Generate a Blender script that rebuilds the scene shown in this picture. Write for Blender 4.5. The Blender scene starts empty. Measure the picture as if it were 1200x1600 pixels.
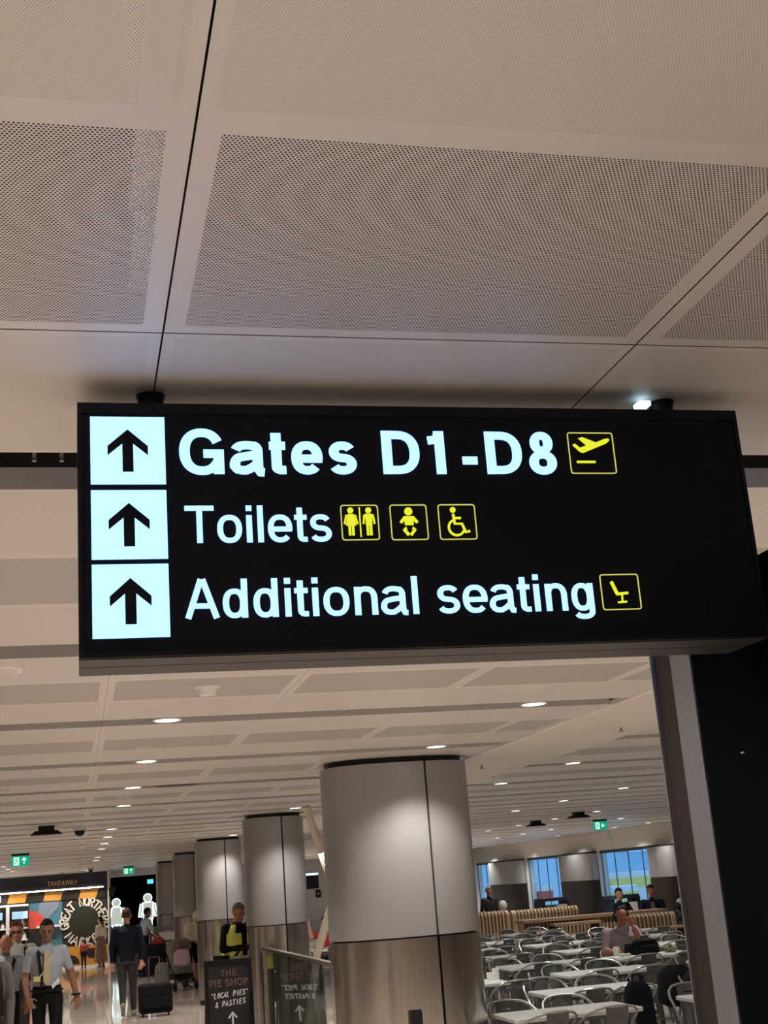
import bpy, bmesh, math, random
import numpy as np
from mathutils import Vector, Matrix, Euler
from mathutils.geometry import tessellate_polygon
random.seed(7)
SC = bpy.context.scene
COL = SC.collection
PI = math.pi

# ------------------------------------------------------------------ camera
EYE = Vector((0, 0, 1.9))
YAW, PITCH, ROLL, FPX = math.radians(14.0995), math.radians(15.8129), math.radians(-4.3279), 2031.5
fw = Vector((math.sin(YAW)*math.cos(PITCH), math.cos(YAW)*math.cos(PITCH), math.sin(PITCH)))
rt0 = Vector((math.cos(YAW), -math.sin(YAW), 0)); up0 = rt0.cross(fw)
rt = math.cos(ROLL)*rt0 + math.sin(ROLL)*up0
up = -math.sin(ROLL)*rt0 + math.cos(ROLL)*up0
cam = bpy.data.cameras.new('camera'); camo = bpy.data.objects.new('camera', cam); COL.objects.link(camo)
mw = Matrix(((rt.x, up.x, -fw.x, EYE.x), (rt.y, up.y, -fw.y, EYE.y), (rt.z, up.z, -fw.z, EYE.z), (0, 0, 0, 1)))
camo.matrix_world = mw
cam.sensor_fit = 'VERTICAL'; cam.sensor_height = 32.0; cam.lens = 32.0*FPX/1600.0
cam.clip_start = 0.05; cam.clip_end = 300
SC.camera = camo

# ------------------------------------------------------------------ world, exposure
w = bpy.data.worlds.new('world'); SC.world = w; w.use_nodes = True
bg = w.node_tree.nodes['Background']
bg.inputs[0].default_value = (0.36, 0.62, 0.95, 1); bg.inputs[1].default_value = 1.7
SC.view_settings.view_transform = 'Standard'; SC.view_settings.look = 'None'
SC.view_settings.exposure = 0.0; SC.view_settings.gamma = 1.0; SC.view_settings.use_curve_mapping = False
LAMP_W = 118.         # watts of each recessed downlight
SIGN_E = 2.4          # luminance of the lit sign faces

# ------------------------------------------------------------------ materials
def mat(name, col, rough=.5, metal=0., spec=.5, emit=None, es=0., var=0., vscale=8., bump=0., bscale=60., stretch=None, coat=0.):
    m = bpy.data.materials.new(name); m.use_nodes = True
    nt = m.node_tree; b = nt.nodes['Principled BSDF']
    b.inputs['Base Color'].default_value = (*col, 1); b.inputs['Roughness'].default_value = rough
    b.inputs['Metallic'].default_value = metal; b.inputs['Specular IOR Level'].default_value = spec
    b.inputs['Coat Weight'].default_value = coat
    if emit:
        b.inputs['Emission Color'].default_value = (*emit, 1); b.inputs['Emission Strength'].default_value = es
    if var or bump:
        tc = nt.nodes.new('ShaderNodeTexCoord'); mp = nt.nodes.new('ShaderNodeMapping')
        nt.links.new(tc.outputs['Object'], mp.inputs[0])
        if stretch: mp.inputs['Scale'].default_value = stretch
    if var:
        n = nt.nodes.new('ShaderNodeTexNoise'); n.inputs['Scale'].default_value = vscale; n.inputs['Detail'].default_value = 5
        nt.links.new(mp.outputs[0], n.inputs['Vector'])
        r = nt.nodes.new('ShaderNodeMix'); r.data_type = 'RGBA'
        r.inputs['A'].default_value = (*[c*(1-var) for c in col], 1); r.inputs['B'].default_value = (*[min(1, c*(1+var)) for c in col], 1)
        nt.links.new(n.outputs[0], r.inputs['Factor']); nt.links.new(r.outputs['Result'], b.inputs['Base Color'])
    if bump:
        n2 = nt.nodes.new('ShaderNodeTexNoise'); n2.inputs['Scale'].default_value = bscale; n2.inputs['Detail'].default_value = 3
        nt.links.new(mp.outputs[0], n2.inputs['Vector'])
        bp = nt.nodes.new('ShaderNodeBump'); bp.inputs['Strength'].default_value = bump; bp.inputs['Distance'].default_value = .01
        nt.links.new(n2.outputs[0], bp.inputs['Height']); nt.links.new(bp.outputs[0], b.inputs['Normal'])
    return m

CEILC = (.62, .585, .552)
def perf_mat(name, pitch, rad):
    """painted steel with a staggered grid of punched holes"""
    m = mat(name, CEILC, .42, spec=.5)
    nt = m.node_tree; N = nt.nodes.new; L = nt.links.new
    b = nt.nodes['Principled BSDF']; out = nt.nodes['Material Output']
    tc = N('ShaderNodeTexCoord')
    ds = []
    for off in ((0, 0), (.5, .5)):
        mp = N('ShaderNodeMapping'); mp.inputs['Scale'].default_value = (1/pitch, 1/(pitch*1.732), 0)
        mp.inputs['Location'].default_value = (off[0], off[1], 0)
        L(tc.outputs['Object'], mp.inputs[0])
        fr = N('ShaderNodeVectorMath'); fr.operation = 'FRACTION'; L(mp.outputs[0], fr.inputs[0])
        sb = N('ShaderNodeVectorMath'); sb.operation = 'SUBTRACT'; sb.inputs[1].default_value = (.5, .5, 0); L(fr.outputs[0], sb.inputs[0])
        ml = N('ShaderNodeVectorMath'); ml.operation = 'MULTIPLY'; ml.inputs[1].default_value = (1, 1.732, 0); L(sb.outputs[0], ml.inputs[0])
        ln = N('ShaderNodeVectorMath'); ln.operation = 'LENGTH'; L(ml.outputs[0], ln.inputs[0]); ds.append(ln)
    mn = N('ShaderNodeMath'); mn.operation = 'MINIMUM'; L(ds[0].outputs['Value'], mn.inputs[0]); L(ds[1].outputs['Value'], mn.inputs[1])
    lt = N('ShaderNodeMath'); lt.operation = 'LESS_THAN'; lt.inputs[1].default_value = rad; L(mn.outputs[0], lt.inputs[0])
    tr = N('ShaderNodeBsdfTransparent'); mx = N('ShaderNodeMixShader')
    L(lt.outputs[0], mx.inputs[0]); L(b.outputs[0], mx.inputs[1]); L(tr.outputs[0], mx.inputs[2]); L(mx.outputs[0], out.inputs[0])
    return m

def glass_mat(name, tint, f0=.04):
    """thin clear glass: Schlick reflection over plain transmission"""
    m = bpy.data.materials.new(name); m.use_nodes = True; nt = m.node_tree; nt.nodes.clear()
    N = nt.nodes.new; L = nt.links.new
    o = N('ShaderNodeOutputMaterial'); t = N('ShaderNodeBsdfTransparent'); t.inputs[0].default_value = (*tint, 1)
    g = N('ShaderNodeBsdfGlossy'); g.inputs['Roughness'].default_value = .01
    lw = N('ShaderNodeLayerWeight'); lw.inputs[0].default_value = .5
    pw = N('ShaderNodeMath'); pw.operation = 'POWER'; pw.inputs[1].default_value = 4.2; L(lw.outputs['Facing'], pw.inputs[0])
    ma = N('ShaderNodeMath'); ma.operation = 'MULTIPLY_ADD'; ma.inputs[1].default_value = 1-f0; ma.inputs[2].default_value = f0; L(pw.outputs[0], ma.inputs[0])
    x = N('ShaderNodeMixShader'); L(ma.outputs[0], x.inputs[0]); L(t.outputs[0], x.inputs[1]); L(g.outputs[0], x.inputs[2]); L(x.outputs[0], o.inputs[0])
    return m

def stripe_mat(name, scale):
    """woven upholstery in brown, black and cream stripes"""
    m = mat(name, (.3, .2, .12), .8)
    nt = m.node_tree; N = nt.nodes.new; L = nt.links.new
    tc = N('ShaderNodeTexCoord'); sp = N('ShaderNodeSeparateXYZ'); L(tc.outputs['Object'], sp.inputs[0])
    mu = N('ShaderNodeMath'); mu.operation = 'MULTIPLY'; mu.inputs[1].default_value = scale; L(sp.outputs[0], mu.inputs[0])
    fr = N('ShaderNodeMath'); fr.operation = 'FRACT'; L(mu.outputs[0], fr.inputs[0])
    cr = N('ShaderNodeValToRGB'); cr.color_ramp.interpolation = 'CONSTANT'
    e = cr.color_ramp.elements; e[0].position = 0; e[0].color = (.36, .25, .14, 1); e[1].position = .3; e[1].color = (.025, .015, .01, 1)
    for p, c in ((.5, (.52, .42, .28, 1)), (.68, (.22, .10, .05, 1)), (.88, (.05, .03, .02, 1))):
        q = e.new(p); q.color = c
    L(fr.outputs[0], cr.inputs[0]); L(cr.outputs[0], nt.nodes['Principled BSDF'].inputs['Base Color'])
    return m

M = {}
M['ceil'] = mat('painted_panel', CEILC, .38, var=.03, vscale=3)
M['fine'] = perf_mat('fine_perforated_panel', .0046, .125)
M['coarse'] = perf_mat('perforated_panel', .0064, .285)
M['plaster'] = mat('ceiling_plaster', (.62, .58, .535), .7, var=.04, vscale=1.2, bump=.05)
M['void'] = mat('plenum_black', (.012, .012, .013), .9, var=.3, vscale=2)
M['duct'] = mat('galvanised_duct', (.80, .84, .86), .5, metal=.2, var=.1)
M['floor'] = mat('polished_stone', (.56, .48, .41), .055, spec=.62, var=.16, vscale=2.2)
M['grout'] = mat('stone_joint', (.16, .125, .10), .5, var=.1)
M['screed'] = mat('floor_screed', (.5, .44, .38), .25, var=.1, vscale=1.)
M['wall'] = mat('wall_paint', (.66, .62, .56), .6, var=.03, vscale=1.)
M['darkwall'] = mat('black_cladding', (.0016, .0016, .002), .9, spec=.02, var=.2)
M['white'] = mat('white_satin', (.8, .79, .76), .4, var=.02)
M['black'] = mat('black_plastic', (.010, .010, .011), .45, spec=.25, var=.1)
M['blackpaint'] = mat('sign_black', (.010, .011, .016), .5, spec=.15, var=.08)
M['face'] = mat('sign_face_black', (.009, .010, .016), .5, spec=.12, var=.08)
M['alu'] = mat('sign_aluminium', (.040, .035, .031), .5, metal=.5, var=.08, stretch=(.2, 4, 4))
M['lit'] = mat('lit_white', (.08, .1, .12), .4, emit=(.25, .48, 1.0), es=SIGN_E)
M['lity'] = mat('lit_yellow', (.1, .1, .02), .4, emit=(.80, .84, .03), es=1.0)
M['lityf'] = mat('lit_yellow_line', (.6, .6, .2), .4, emit=(.62, .66, .16), es=.75)
M['litgreen'] = mat('lit_green', (.0, .3, .17), .4, emit=(.0, .30, .17), es=1.0)
M['litpale'] = mat('lit_pale_green', (.7, .95, .8), .4, emit=(.55, .95, .78), es=1.0)
M['litcyan'] = mat('lit_cyan', (.2, .8, .8), .4, emit=(.12, .72, .78), es=1.1)
M['litwarm'] = mat('lit_warm_strip', (1, .9, .75), .4, emit=(1, .84, .66), es=1.6)
M['shopstrip'] = mat('lit_shop_strip', (1, .9, .8), .4, emit=(1, .86, .70), es=9.)
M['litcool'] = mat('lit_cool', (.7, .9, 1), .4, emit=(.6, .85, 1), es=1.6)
M['litfig'] = mat('lit_figure_outline', (.9, 1, 1), .4, emit=(.80, .98, 1), es=1.15)
M['figgrey'] = mat('figure_infill', (.55, .60, .55), .5, emit=(.62, .70, .62), es=.62)
M['screen'] = mat('menu_screen', (.4, .6, .8), .3, emit=(.30, .55, .85), es=.9, var=.3, vscale=12)
M['lens'] = mat('downlight_lens', (1, 1, 1), .4, emit=(1, .95, .88), es=9.)
M['silver'] = mat('satin_silver_cladding', (.37, .36, .355), .40, metal=.5, var=.03, vscale=30)
M['steel'] = mat('brushed_stainless', (.60, .56, .52), .19, metal=1., var=.30, vscale=14, stretch=(6, 6, .15))  # brushed grain, contrast raised to put streaky reflections into the colour
M['steeld'] = mat('dark_brushed_steel', (.026, .018, .015), .45, metal=.5, var=.08, vscale=14, stretch=(6, 6, .15))
M['steell'] = mat('bright_brushed_steel', (.28, .285, .30), .36, metal=.8, var=.06, vscale=14, stretch=(6, 6, .15))
M['rail'] = mat('handrail_steel', (.60, .52, .46), .25, metal=1., var=.05)
M['glass'] = glass_mat('balustrade_glass', (.80, .86, .82))
M['pane'] = glass_mat('window_glass', (.86, .93, .97))
M['mullion'] = mat('window_mullion', (.05, .075, .10), .4, metal=.4, var=.1)
M['tabletop'] = mat('white_laminate', (.54, .56, .54), .3, var=.03, vscale=5)
M['chairgrey'] = mat('grey_powdercoat', (.105, .11, .105), .4, metal=.3, var=.06, vscale=9)
M['chairtube'] = mat('light_grey_tube', (.33, .34, .33), .3, metal=.5, var=.05)
M['tableleg'] = mat('table_leg_steel', (.20, .21, .21), .4, metal=.5, var=.06)
M['wood'] = mat('oak', (.30, .19, .115), .45, var=.2, vscale=6, stretch=(.6, 6, 6))
M['stripe'] = stripe_mat('striped_upholstery', 6.2)
M['tan'] = mat('tan_leather', (.36, .25, .155), .5, var=.1)
M['navyfab'] = mat('navy_fabric', (.010, .012, .020), .85, spec=.1, var=.2, bump=.2)
M['blackfab'] = mat('black_fabric', (.010, .010, .011), .85, spec=.1, var=.2, bump=.2)
M['orange'] = mat('mural_orange', (.62, .29, .045), .5, var=.05)
M['mblack'] = mat('mural_black', (.022, .016, .012), .5, var=.1)
M['mred'] = mat('mural_red', (.66, .085, .055), .5, var=.06)
M['mteal'] = mat('mural_teal', (.065, .18, .235), .5, var=.06)
M['mgrey'] = mat('mural_greyblue', (.19, .235, .29), .5, var=.06)
M['mgreen'] = mat('mural_dark_green', (.020, .022, .012), .5, var=.3, vscale=1.5)
M['mletter'] = mat('mural_lettering', (.80, .74, .64), .5, var=.05)
M['gold'] = mat('gold_letter', (.70, .50, .25), .3, metal=.7, var=.1)
M['fascia'] = mat('navy_fascia', (.016, .017, .028), .35, var=.2, vscale=1.)
M['copper'] = mat('dusky_print', (.19, .115, .09), .5, var=.1)
M['chalk'] = mat('white_print', (.72, .72, .72), .6, var=.05)
M['board'] = mat('board_panel', (.028, .025, .024), .30, var=.15)
M['red'] = mat('red_plastic', (.5, .05, .03), .4, var=.1)
M['green'] = mat('bin_green', (.0, .20, .14), .45, var=.1)
M['navy'] = mat('navy_paint', (.012, .020, .05), .4, var=.1)
M['grey'] = mat('grey_plastic', (.22, .22, .22), .5, var=.1)
M['pink'] = mat('pink_fabric', (.48, .34, .33), .8, var=.15)
M['brownfab'] = mat('taupe_fabric', (.17, .13, .10), .85, var=.2)
M['greyfab'] = mat('grey_fabric', (.20, .18, .165), .85, var=.25)
M['cream'] = mat('cream_paint', (.62, .55, .43), .45, var=.05)
M['paper'] = mat('paper_white', (.8, .79, .76), .6, var=.03)
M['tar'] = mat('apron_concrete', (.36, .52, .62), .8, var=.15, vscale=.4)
M['yellow'] = mat('vehicle_yellow', (.95, .72, .18), .5, var=.1)
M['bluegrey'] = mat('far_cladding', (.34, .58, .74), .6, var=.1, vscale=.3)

# ------------------------------------------------------------------ mesh helpers
class MB:
    def __init__(s): s.bm = bmesh.new(); s.mi = 0
    def faces(s, vs, fs):
        v = [s.bm.verts.new(p) for p in vs]
        for f in fs:
            try:
                q = s.bm.faces.new([v[i] for i in f]); q.material_index = s.mi
            except ValueError: pass
    def box(s, c, d, rot=None, taper=1.):
        x, y, z = (k/2 for k in d); c = Vector(c)
        P = [Vector((sx*x*(taper if sz > 0 else 1), sy*y*(taper if sz > 0 else 1), sz*z)) for sz in (-1, 1) for sy in (-1, 1) for sx in (-1, 1)]
        if rot: R = Euler(rot).to_matrix(); P = [R @ p for p in P]
        s.faces([p+c for p in P], [(0, 2, 3, 1), (4, 5, 7, 6), (0, 1, 5, 4), (2, 6, 7, 3), (0, 4, 6, 2), (1, 3, 7, 5)]); return s
    def bb(s, x0, x1, y0, y1, z0, z1): return s.box(((x0+x1)/2, (y0+y1)/2, (z0+z1)/2), (x1-x0, y1-y0, z1-z0))
    def loft(s, rings, cap=True):
        n = len(rings[0]); vs = [p for r in rings for p in r]; fs = []
        for i in range(len(rings)-1):
            for j in range(n):
                k = (j+1) % n; fs.append((i*n+j, i*n+k, (i+1)*n+k, (i+1)*n+j))
        if cap: fs.append(tuple(range(n-1, -1, -1))); fs.append(tuple(range((len(rings)-1)*n, len(rings)*n)))
        s.faces(vs, fs); return s
    def tube(s, pts, r, n=8, cap=True):
        pts = [Vector(p) for p in pts]; rs = r if isinstance(r, (list, tuple)) else [r]*len(pts)
        rings = []; ref = None
        for i, p in enumerate(pts):
            t = (pts[min(i+1, len(pts)-1)]-pts[max(i-1, 0)]).normalized()
            if ref is None: ref = Vector((0, 0, 1)) if abs(t.z) < .9 else Vector((1, 0, 0))
            a = (ref - t*ref.dot(t)).normalized(); b = t.cross(a); ref = a
            rings.append([p+rs[i]*(math.cos(2*PI*k/n)*a+math.sin(2*PI*k/n)*b) for k in range(n)])
        return s.loft(rings, cap)
    def cyl(s, c, r, h, n=20, r2=None):
        r2 = r if r2 is None else r2; c = Vector(c)
        return s.loft([[c+Vector((q*math.cos(2*PI*k/n), q*math.sin(2*PI*k/n), z)) for k in range(n)] for q, z in ((r, 0), (r2, h))])
    def ell(s, c, r, n=12, m=8):
        c = Vector(c); rings = []
        for i in range(1, m):
            a = -PI/2+PI*i/m
            rings.append([c+Vector((r[0]*math.cos(a)*math.cos(2*PI*k/n), r[1]*math.cos(a)*math.sin(2*PI*k/n), r[2]*math.sin(a))) for k in range(n)])
        return s.loft(rings)
    def prism_xz(s, poly, y0, y1):
        """polygon in X-Z extruded along Y"""
        n = len(poly); vs = [(x, y0, z) for x, z in poly]+[(x, y1, z) for x, z in poly]
        fs = [tuple(range(n)), tuple(range(2*n-1, n-1, -1))]+[(i, i+n, (i+1) % n+n, (i+1) % n) for i in range(n)]
        s.faces(vs, fs); return s
    def mesh(s, name, ms, smooth=False):
        bmesh.ops.recalc_face_normals(s.bm, faces=s.bm.faces)
        me = bpy.data.meshes.new(name); s.bm.to_mesh(me); s.bm.free()
        for m_ in (ms if isinstance(ms, (list, tuple)) else [ms]): me.materials.append(m_)
        if smooth:
            for p in me.polygons: p.use_smooth = True
            try: me.set_sharp_from_angle(angle=math.radians(40))
            except Exception: pass
        return me
    def obj(s, name, ms, parent=None, smooth=False, label=None, loc=None, kind=None):
        return link(name, s.mesh(name, ms, smooth), parent, label, loc, kind)

def link(name, me, parent=None, label=None, loc=None, kind=None):
    o = bpy.data.objects.new(name, me); COL.objects.link(o)
    if parent: o.parent = parent
    if loc: o.location = loc
    if label: o['label'] = label
    if kind: o['kind'] = kind
    return o
def thing(name, label, cat, loc=(0, 0, 0), rz=0., group=None):
    o = bpy.data.objects.new(name, None); COL.objects.link(o); o.empty_display_size = .1
    o.location = loc; o.rotation_euler = (0, 0, rz)
    return tag(o, label, cat, group)
def tag(o, label, cat, group=None):
    o['label'] = label; o['category'] = cat
    if group: o['group'] = group
    return o
def dup(root, loc, rz=None, label=None, group=None):
    r = root.copy(); COL.objects.link(r); r.location = loc
    if rz is not None: r.rotation_euler = (0, 0, rz)
    if label: r['label'] = label
    if group: r['group'] = group
    for ch in list(root.children):
        c = ch.copy(); COL.objects.link(c); c.parent = r
        for g in list(ch.children):
            d = g.copy(); COL.objects.link(d); d.parent = c
    return r
def struct(mb, name, ms, parent=None, **k):
    o = mb.obj(name, ms, parent, **k)
    if not parent: o['kind'] = 'structure'
    return o
def arc(cx, cz, r, a0, a1, n=12): return [(cx+r*math.cos(math.radians(a0+(a1-a0)*i/n)), cz+r*math.sin(math.radians(a0+(a1-a0)*i/n))) for i in range(n+1)]
def ordn(i): return ['first', 'second', 'third', 'fourth', 'fifth', 'sixth', 'seventh', 'eighth', 'ninth', 'tenth', 'eleventh', 'twelfth'][i]

# ------------------------------------------------------------------ lettering (outlines and brush strokes)
def bowl(cx, cz, rx, rz, a0, a1, n=2.35, k=None):
    k = k or max(5, int(abs(a1-a0)/9)); out = []
    for i in range(k+1):
        a = math.radians(a0+(a1-a0)*i/k); c, s_ = math.cos(a), math.sin(a)
        out.append((cx+rx*math.copysign(abs(c)**(2/n), c), cz+rz*math.copysign(abs(s_)**(2/n), s_)))
    return out
def grot(ch, w):
    """centre lines of a plain grotesque letter, cap height 1, stroke w -> (strokes, advance)"""
    h = w/2; hz = h*.86; X = .735
    def low(L_=.05, R_=.722): return (L_+R_)/2, X/2, (R_-L_)/2-h, (X+.02)/2-hz
    if ch == 'o': cx, cz, rx, rz = low(); return [bowl(cx, cz, rx, rz, 0, 360)], .772
    if ch == 'e': cx, cz, rx, rz = low(); return [bowl(cx, cz, rx, rz, -6, 318), [(cx-rx, .35), (cx+rx+h*.9, .35)]], .772
    if ch == 's':
        L_, R_ = .045, .65; cx = (L_+R_)/2; rx = (R_-L_)/2-h; t = X+.01-hz; q = (t-hz+.01)/4
        return [bowl(cx, t-q, rx*.93, q, 22, 180, 2.2)[:-1]+bowl(cx, t-q, rx*.93, q, 180, 250, 2.2)+bowl(cx, -.01+hz+q, rx, q, 70, 0, 2.2)+bowl(cx, -.01+hz+q, rx, q, 0, -158, 2.2)], .694
    if ch in 'a':
        R_ = .60; t = X+.01-hz
        return [bowl(.35, .50, .235, t-.50, 165, 60, 2.3)+bowl(R_-.16, .50, .16-h*.2, t-.50, 60, 0, 2.3)+[(R_-h*.2, .14), (R_+.03, .045), (R_+.11, .035)],
                [(R_-h*.2, .43), (.42, .415), (.24, .385)]+bowl(.26, .20, .215-h*.45, .185, 110, 200, 2.2)+bowl(.28, .20, .235-h*.45, .21-hz, 200, 285, 2.2)+[(.45, .085+hz*.6), (R_-h*.2, .24)]], .772
    if ch == 'd': return [bowl(.345, X/2, .295-h, (X+.02)/2-hz, 0, 360), [(.675-h, 0), (.675-h, 1)]], .772
    if ch == 'g': return [bowl(.345, X/2, .295-h, (X+.02)/2-hz, 0, 360), [(.675-h, X), (.675-h, 0)]+bowl(.37, -.02, .305-h, .215-hz, 0, -155, 2.3)], .772
    if ch == 'n': return [[(.09+h, 0), (.09+h, X)], [(.09+h, .40)]+bowl(.39, .42, .30-h, X+.015-hz-.42, 170, 0, 2.4)+[(.69-h, 0)]], .772
    if ch == 'i': return [[(.154, 0), (.154, X)], [(.154, 1-w*.95), (.154, 1)]], .308
    if ch == 'l': return [[(.154, 0), (.154, 1)]], .308
    if ch == 't': return [[(.17, .93), (.17, .16)]+bowl(.29, .16, .12, .165-hz, 180, 270, 2.3)+[(.365, hz-.003)], [(.02, X-hz), (.365, X-hz)]], .40
    if ch == '-': return [[(.06, .315), (.40, .315)]], .4625
    if ch == '1': return [[(.48-h, 0), (.48-h, 1)], [(.11, .78), (.24, .795), (.34, .85), (.40-h*.4, .985)]], .772
    if ch == '8': return [bowl(.386, .735, .265-h, .27-hz, 0, 360, 2.2), bowl(.386, .27, .32-h, .285-hz, 0, 360, 2.2)], .772
    if ch == 'G': return [bowl(.53, .5, .47-h, .52-hz, 28, 332, 2.25)+[(.985-h*1.05, .20)], [(.56, .455), (.985, .455)], [(.985-h*1.0, .5-h*.2), (.985-h*1.0, 0)]], 1.08
    if ch == 'D': return [[(.11+h, 0), (.11+h, 1)], [(.11+h, 1-hz), (.45, 1-hz)]+bowl(.45, .5, .49-h, .5-hz, 90, -90, 2.35)+[(.11+h, hz)]], 1.0
    if ch == 'T': return [[(.425, 0), (.425, 1)], [(.03, 1-hz), (.82, 1-hz)]], .85
    if ch == 'A': return [[(.03+h, 0), (.463-h*.25, 1)], [(.896-h, 0), (.463+h*.25, 1)], [(.21, .315), (.71, .315)]], .926
    if ch == 'H': return [[(.11+h, 0), (.11+h, 1)], [(.89-h, 0), (.89-h, 1)], [(.11+h, .52), (.89-h, .52)]], 1.0
    if ch == 'E': return [[(.11+h, 0), (.11+h, 1)], [(.11, 1-hz), (.83, 1-hz)], [(.11, .52), (.78, .52)], [(.11, hz), (.85, hz)]], .90
    if ch == 'P': return [[(.11+h, 0), (.11+h, 1)], [(.11+h, 1-hz), (.50, 1-hz)]+bowl(.53, .69, .33-h, .31-hz, 90, -90)+[(.11+h, .38+hz)]], .926
    if ch == 'I': return [[(.19, 0), (.19, 1)]], .386
    if ch == 'O': return [bowl(.54, .5, .49-h, .52-hz, 0, 360)], 1.08
    if ch == 'S': return [bowl(.46, .745, .36-h, .27-hz, 20, 250, 2.2)+bowl(.46, .26, .40-h, .28-hz, 70, -160, 2.2)], .926
    if ch == 'K': return [[(.11+h, 0), (.11+h, 1)], [(.86, 1), (.13+h, .40)], [(.40, .58), (.88, 0)]], .926
    if ch == 'W': return [[(.06, 1), (.33, 0)], [(.33, 0), (.65, 1)], [(.65, 1), (.97, 0)], [(.97, 0), (1.24, 1)]], 1.31
    if ch == 'Y': return [[(.06, 1), (.46, .40)], [(.86, 1), (.46, .40)], [(.46, 0), (.46, .42)]], .926
    return [], .386
def text_obj(name, txt, x0, x1, z0, cap, y, m, parent=None, w=.15, depth=.003, label=None, rise=0.):
    """letters standing in the X-Z plane at depth y, fitted from x0 to x1 with the given cap height"""
    pen = 0.; sts = []; wd_ = []; wn = 0
    for ch in txt:
        if ch == ' ': wn += 1
        S_, adv = grot(ch, w); wd_ += [wn]*len(S_)
        sts += [[(px+pen, pz) for px, pz in s_] for s_ in S_]; pen += adv+(.035 if w > .18 and ch != ' ' else 0)
    mn = min(p[0] for s_ in sts for p in s_)-w/2*.8; mx = max(p[0] for s_ in sts for p in s_)+w/2*.8
    res = []
    for wi in sorted(set(wd_)):
     mb = MB()
     for s_ in [q for q, k in zip(sts, wd_) if k == wi]:
         P = [Vector(p) for p in s_]; Q = [P[0]]
         for p in P[1:]:
             if (p-Q[-1]).length > 1e-4: Q.append(p)
         P = Q; closed = len(P) > 4 and (P[0]-P[-1]).length < .02
         if closed: P = P[:-1]
         n = len(P); Lf, Rt = [], []
         for i in range(n):
             a_ = P[i-1] if (i or closed) else P[i]; b_ = P[(i+1) % n] if (i < n-1 or closed) else P[i]
             d1 = (P[i]-a_); d2 = (b_-P[i]); t = (d1.normalized() if d1.length else Vector((0, 0)))+(d2.normalized() if d2.length else Vector((0, 0)))
             t.normalize(); nn = Vector((-t.y, t.x)); ww = w*(1-.16*abs(t.x)**1.5)/2
             if d1.length and d2.length:
                 c = max(.75, nn.dot(Vector((-d1.normalized().y, d1.normalized().x)))); ww /= c
             Lf.append(P[i]+nn*ww); Rt.append(P[i]-nn*ww)
         def tw(p):
             t = (p.x-mn)/(mx-mn); return x0+t*(x1-x0), z0+p.y*cap+rise*t
         rings = []
         for l, r_ in zip(Lf, Rt):
             (lx, lz), (rx_, rz_) = tw(l), tw(r_)
             rings.append([Vector((lx, y+depth, lz)), Vector((lx, y, lz)), Vector((rx_, y, rz_)), Vector((rx_, y+depth, rz_))])
         if closed: rings.append(rings[0])
         mb.loft(rings, cap=not closed)
     res.append(mb.obj(name, [m], parent, label=label if wi == 0 and ' ' not in txt else None))
    return res

STROKE = {'G': [[(.9, .85), (.5, 1), (.1, .7), (.05, .3), (.4, 0), (.85, .12), (.88, .45), (.5, .45)]],
 'R': [[(.1, 0), (.12, 1)], [(.02, .95), (.6, 1), (.85, .75), (.55, .5), (.12, .46)], [(.4, .48), (.95, 0)]],
 'E': [[(.9, 1), (.1, .95), (.08, .02), (.9, 0)], [(.1, .5), (.7, .54)]], 'A': [[(0, 0), (.5, 1), (.95, 0)], [(.2, .35), (.8, .38)]],
 'T': [[(0, .95), (1, 1)], [(.5, .97), (.45, 0)]], 'N': [[(.08, 0), (.1, 1), (.85, .02), (.92, 1)]],
 'O': [[(.5, 1), (.1, .75), (.08, .25), (.5, 0), (.9, .25), (.92, .75), (.5, 1)]], 'H': [[(.1, 0), (.12, 1)], [(.88, 0), (.9, 1)], [(.1, .5), (.88, .53)]],
 'M': [[(.05, 0), (.15, 1), (.5, .3), (.88, 1), (.95, 0)]], 'K': [[(.1, 0), (.1, 1)], [(.9, 1), (.12, .45), (.95, 0)]],
 'L': [[(.1, 1), (.08, .02), (.85, 0)]], 'C': [[(.9, .85), (.5, 1), (.1, .7), (.08, .3), (.45, 0), (.9, .12)]],
 'P': [[(.1, 0), (.12, 1)], [(.02, .95), (.6, 1), (.88, .75), (.55, .48), (.12, .46)]], 'I': [[(.5, 0), (.52, 1)]],
 'S': [[(.88, .88), (.5, 1), (.12, .78), (.5, .52), (.88, .28), (.5, 0), (.08, .12)]],
 '&': [[(.95, .1), (.3, .7), (.35, .98), (.6, .95), (.6, .7), (.1, .35), (.2, .02), (.55, .02), (.9, .4)]],
 '"': [[(.3, 1), (.2, .75)], [(.6, 1), (.5, .75)]], 'W': [[(.02, 1), (.25, 0), (.5, .7), (.75, 0), (.98, 1)]], 'Y': [[(.05, 1), (.5, .5), (.95, 1)], [(.5, .5), (.48, 0)]]}
def ribbon(mb, pts, wd, y, dp):
    """a flat brush stroke with real thickness in the X-Z plane"""
    pts = [Vector((p[0], 0, p[1])) for p in pts]; L_, R_ = [], []
    for i, p in enumerate(pts):
        t = (pts[min(i+1, len(pts)-1)]-pts[max(i-1, 0)]); t = t.normalized() if t.length else Vector((1, 0, 0))
        n = Vector((-t.z, 0, t.x))*wd/2; L_.append(p+n); R_.append(p-n)
    rings = [[Vector((l.x, y, l.z)), Vector((l.x, y-dp, l.z)), Vector((r.x, y-dp, r.z)), Vector((r.x, y, r.z))] for l, r in zip(L_, R_)]
    mb.loft(rings)
def smooth_pts(p, it=2):
    if len(p) < 3: return p
    for _ in range(it):
        q = [p[0]]
        for a, b in zip(p[:-1], p[1:]): q += [(a[0]*.75+b[0]*.25, a[1]*.75+b[1]*.25), (a[0]*.25+b[0]*.75, a[1]*.25+b[1]*.75)]
        p = q+[p[-1]]
    return p
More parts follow.
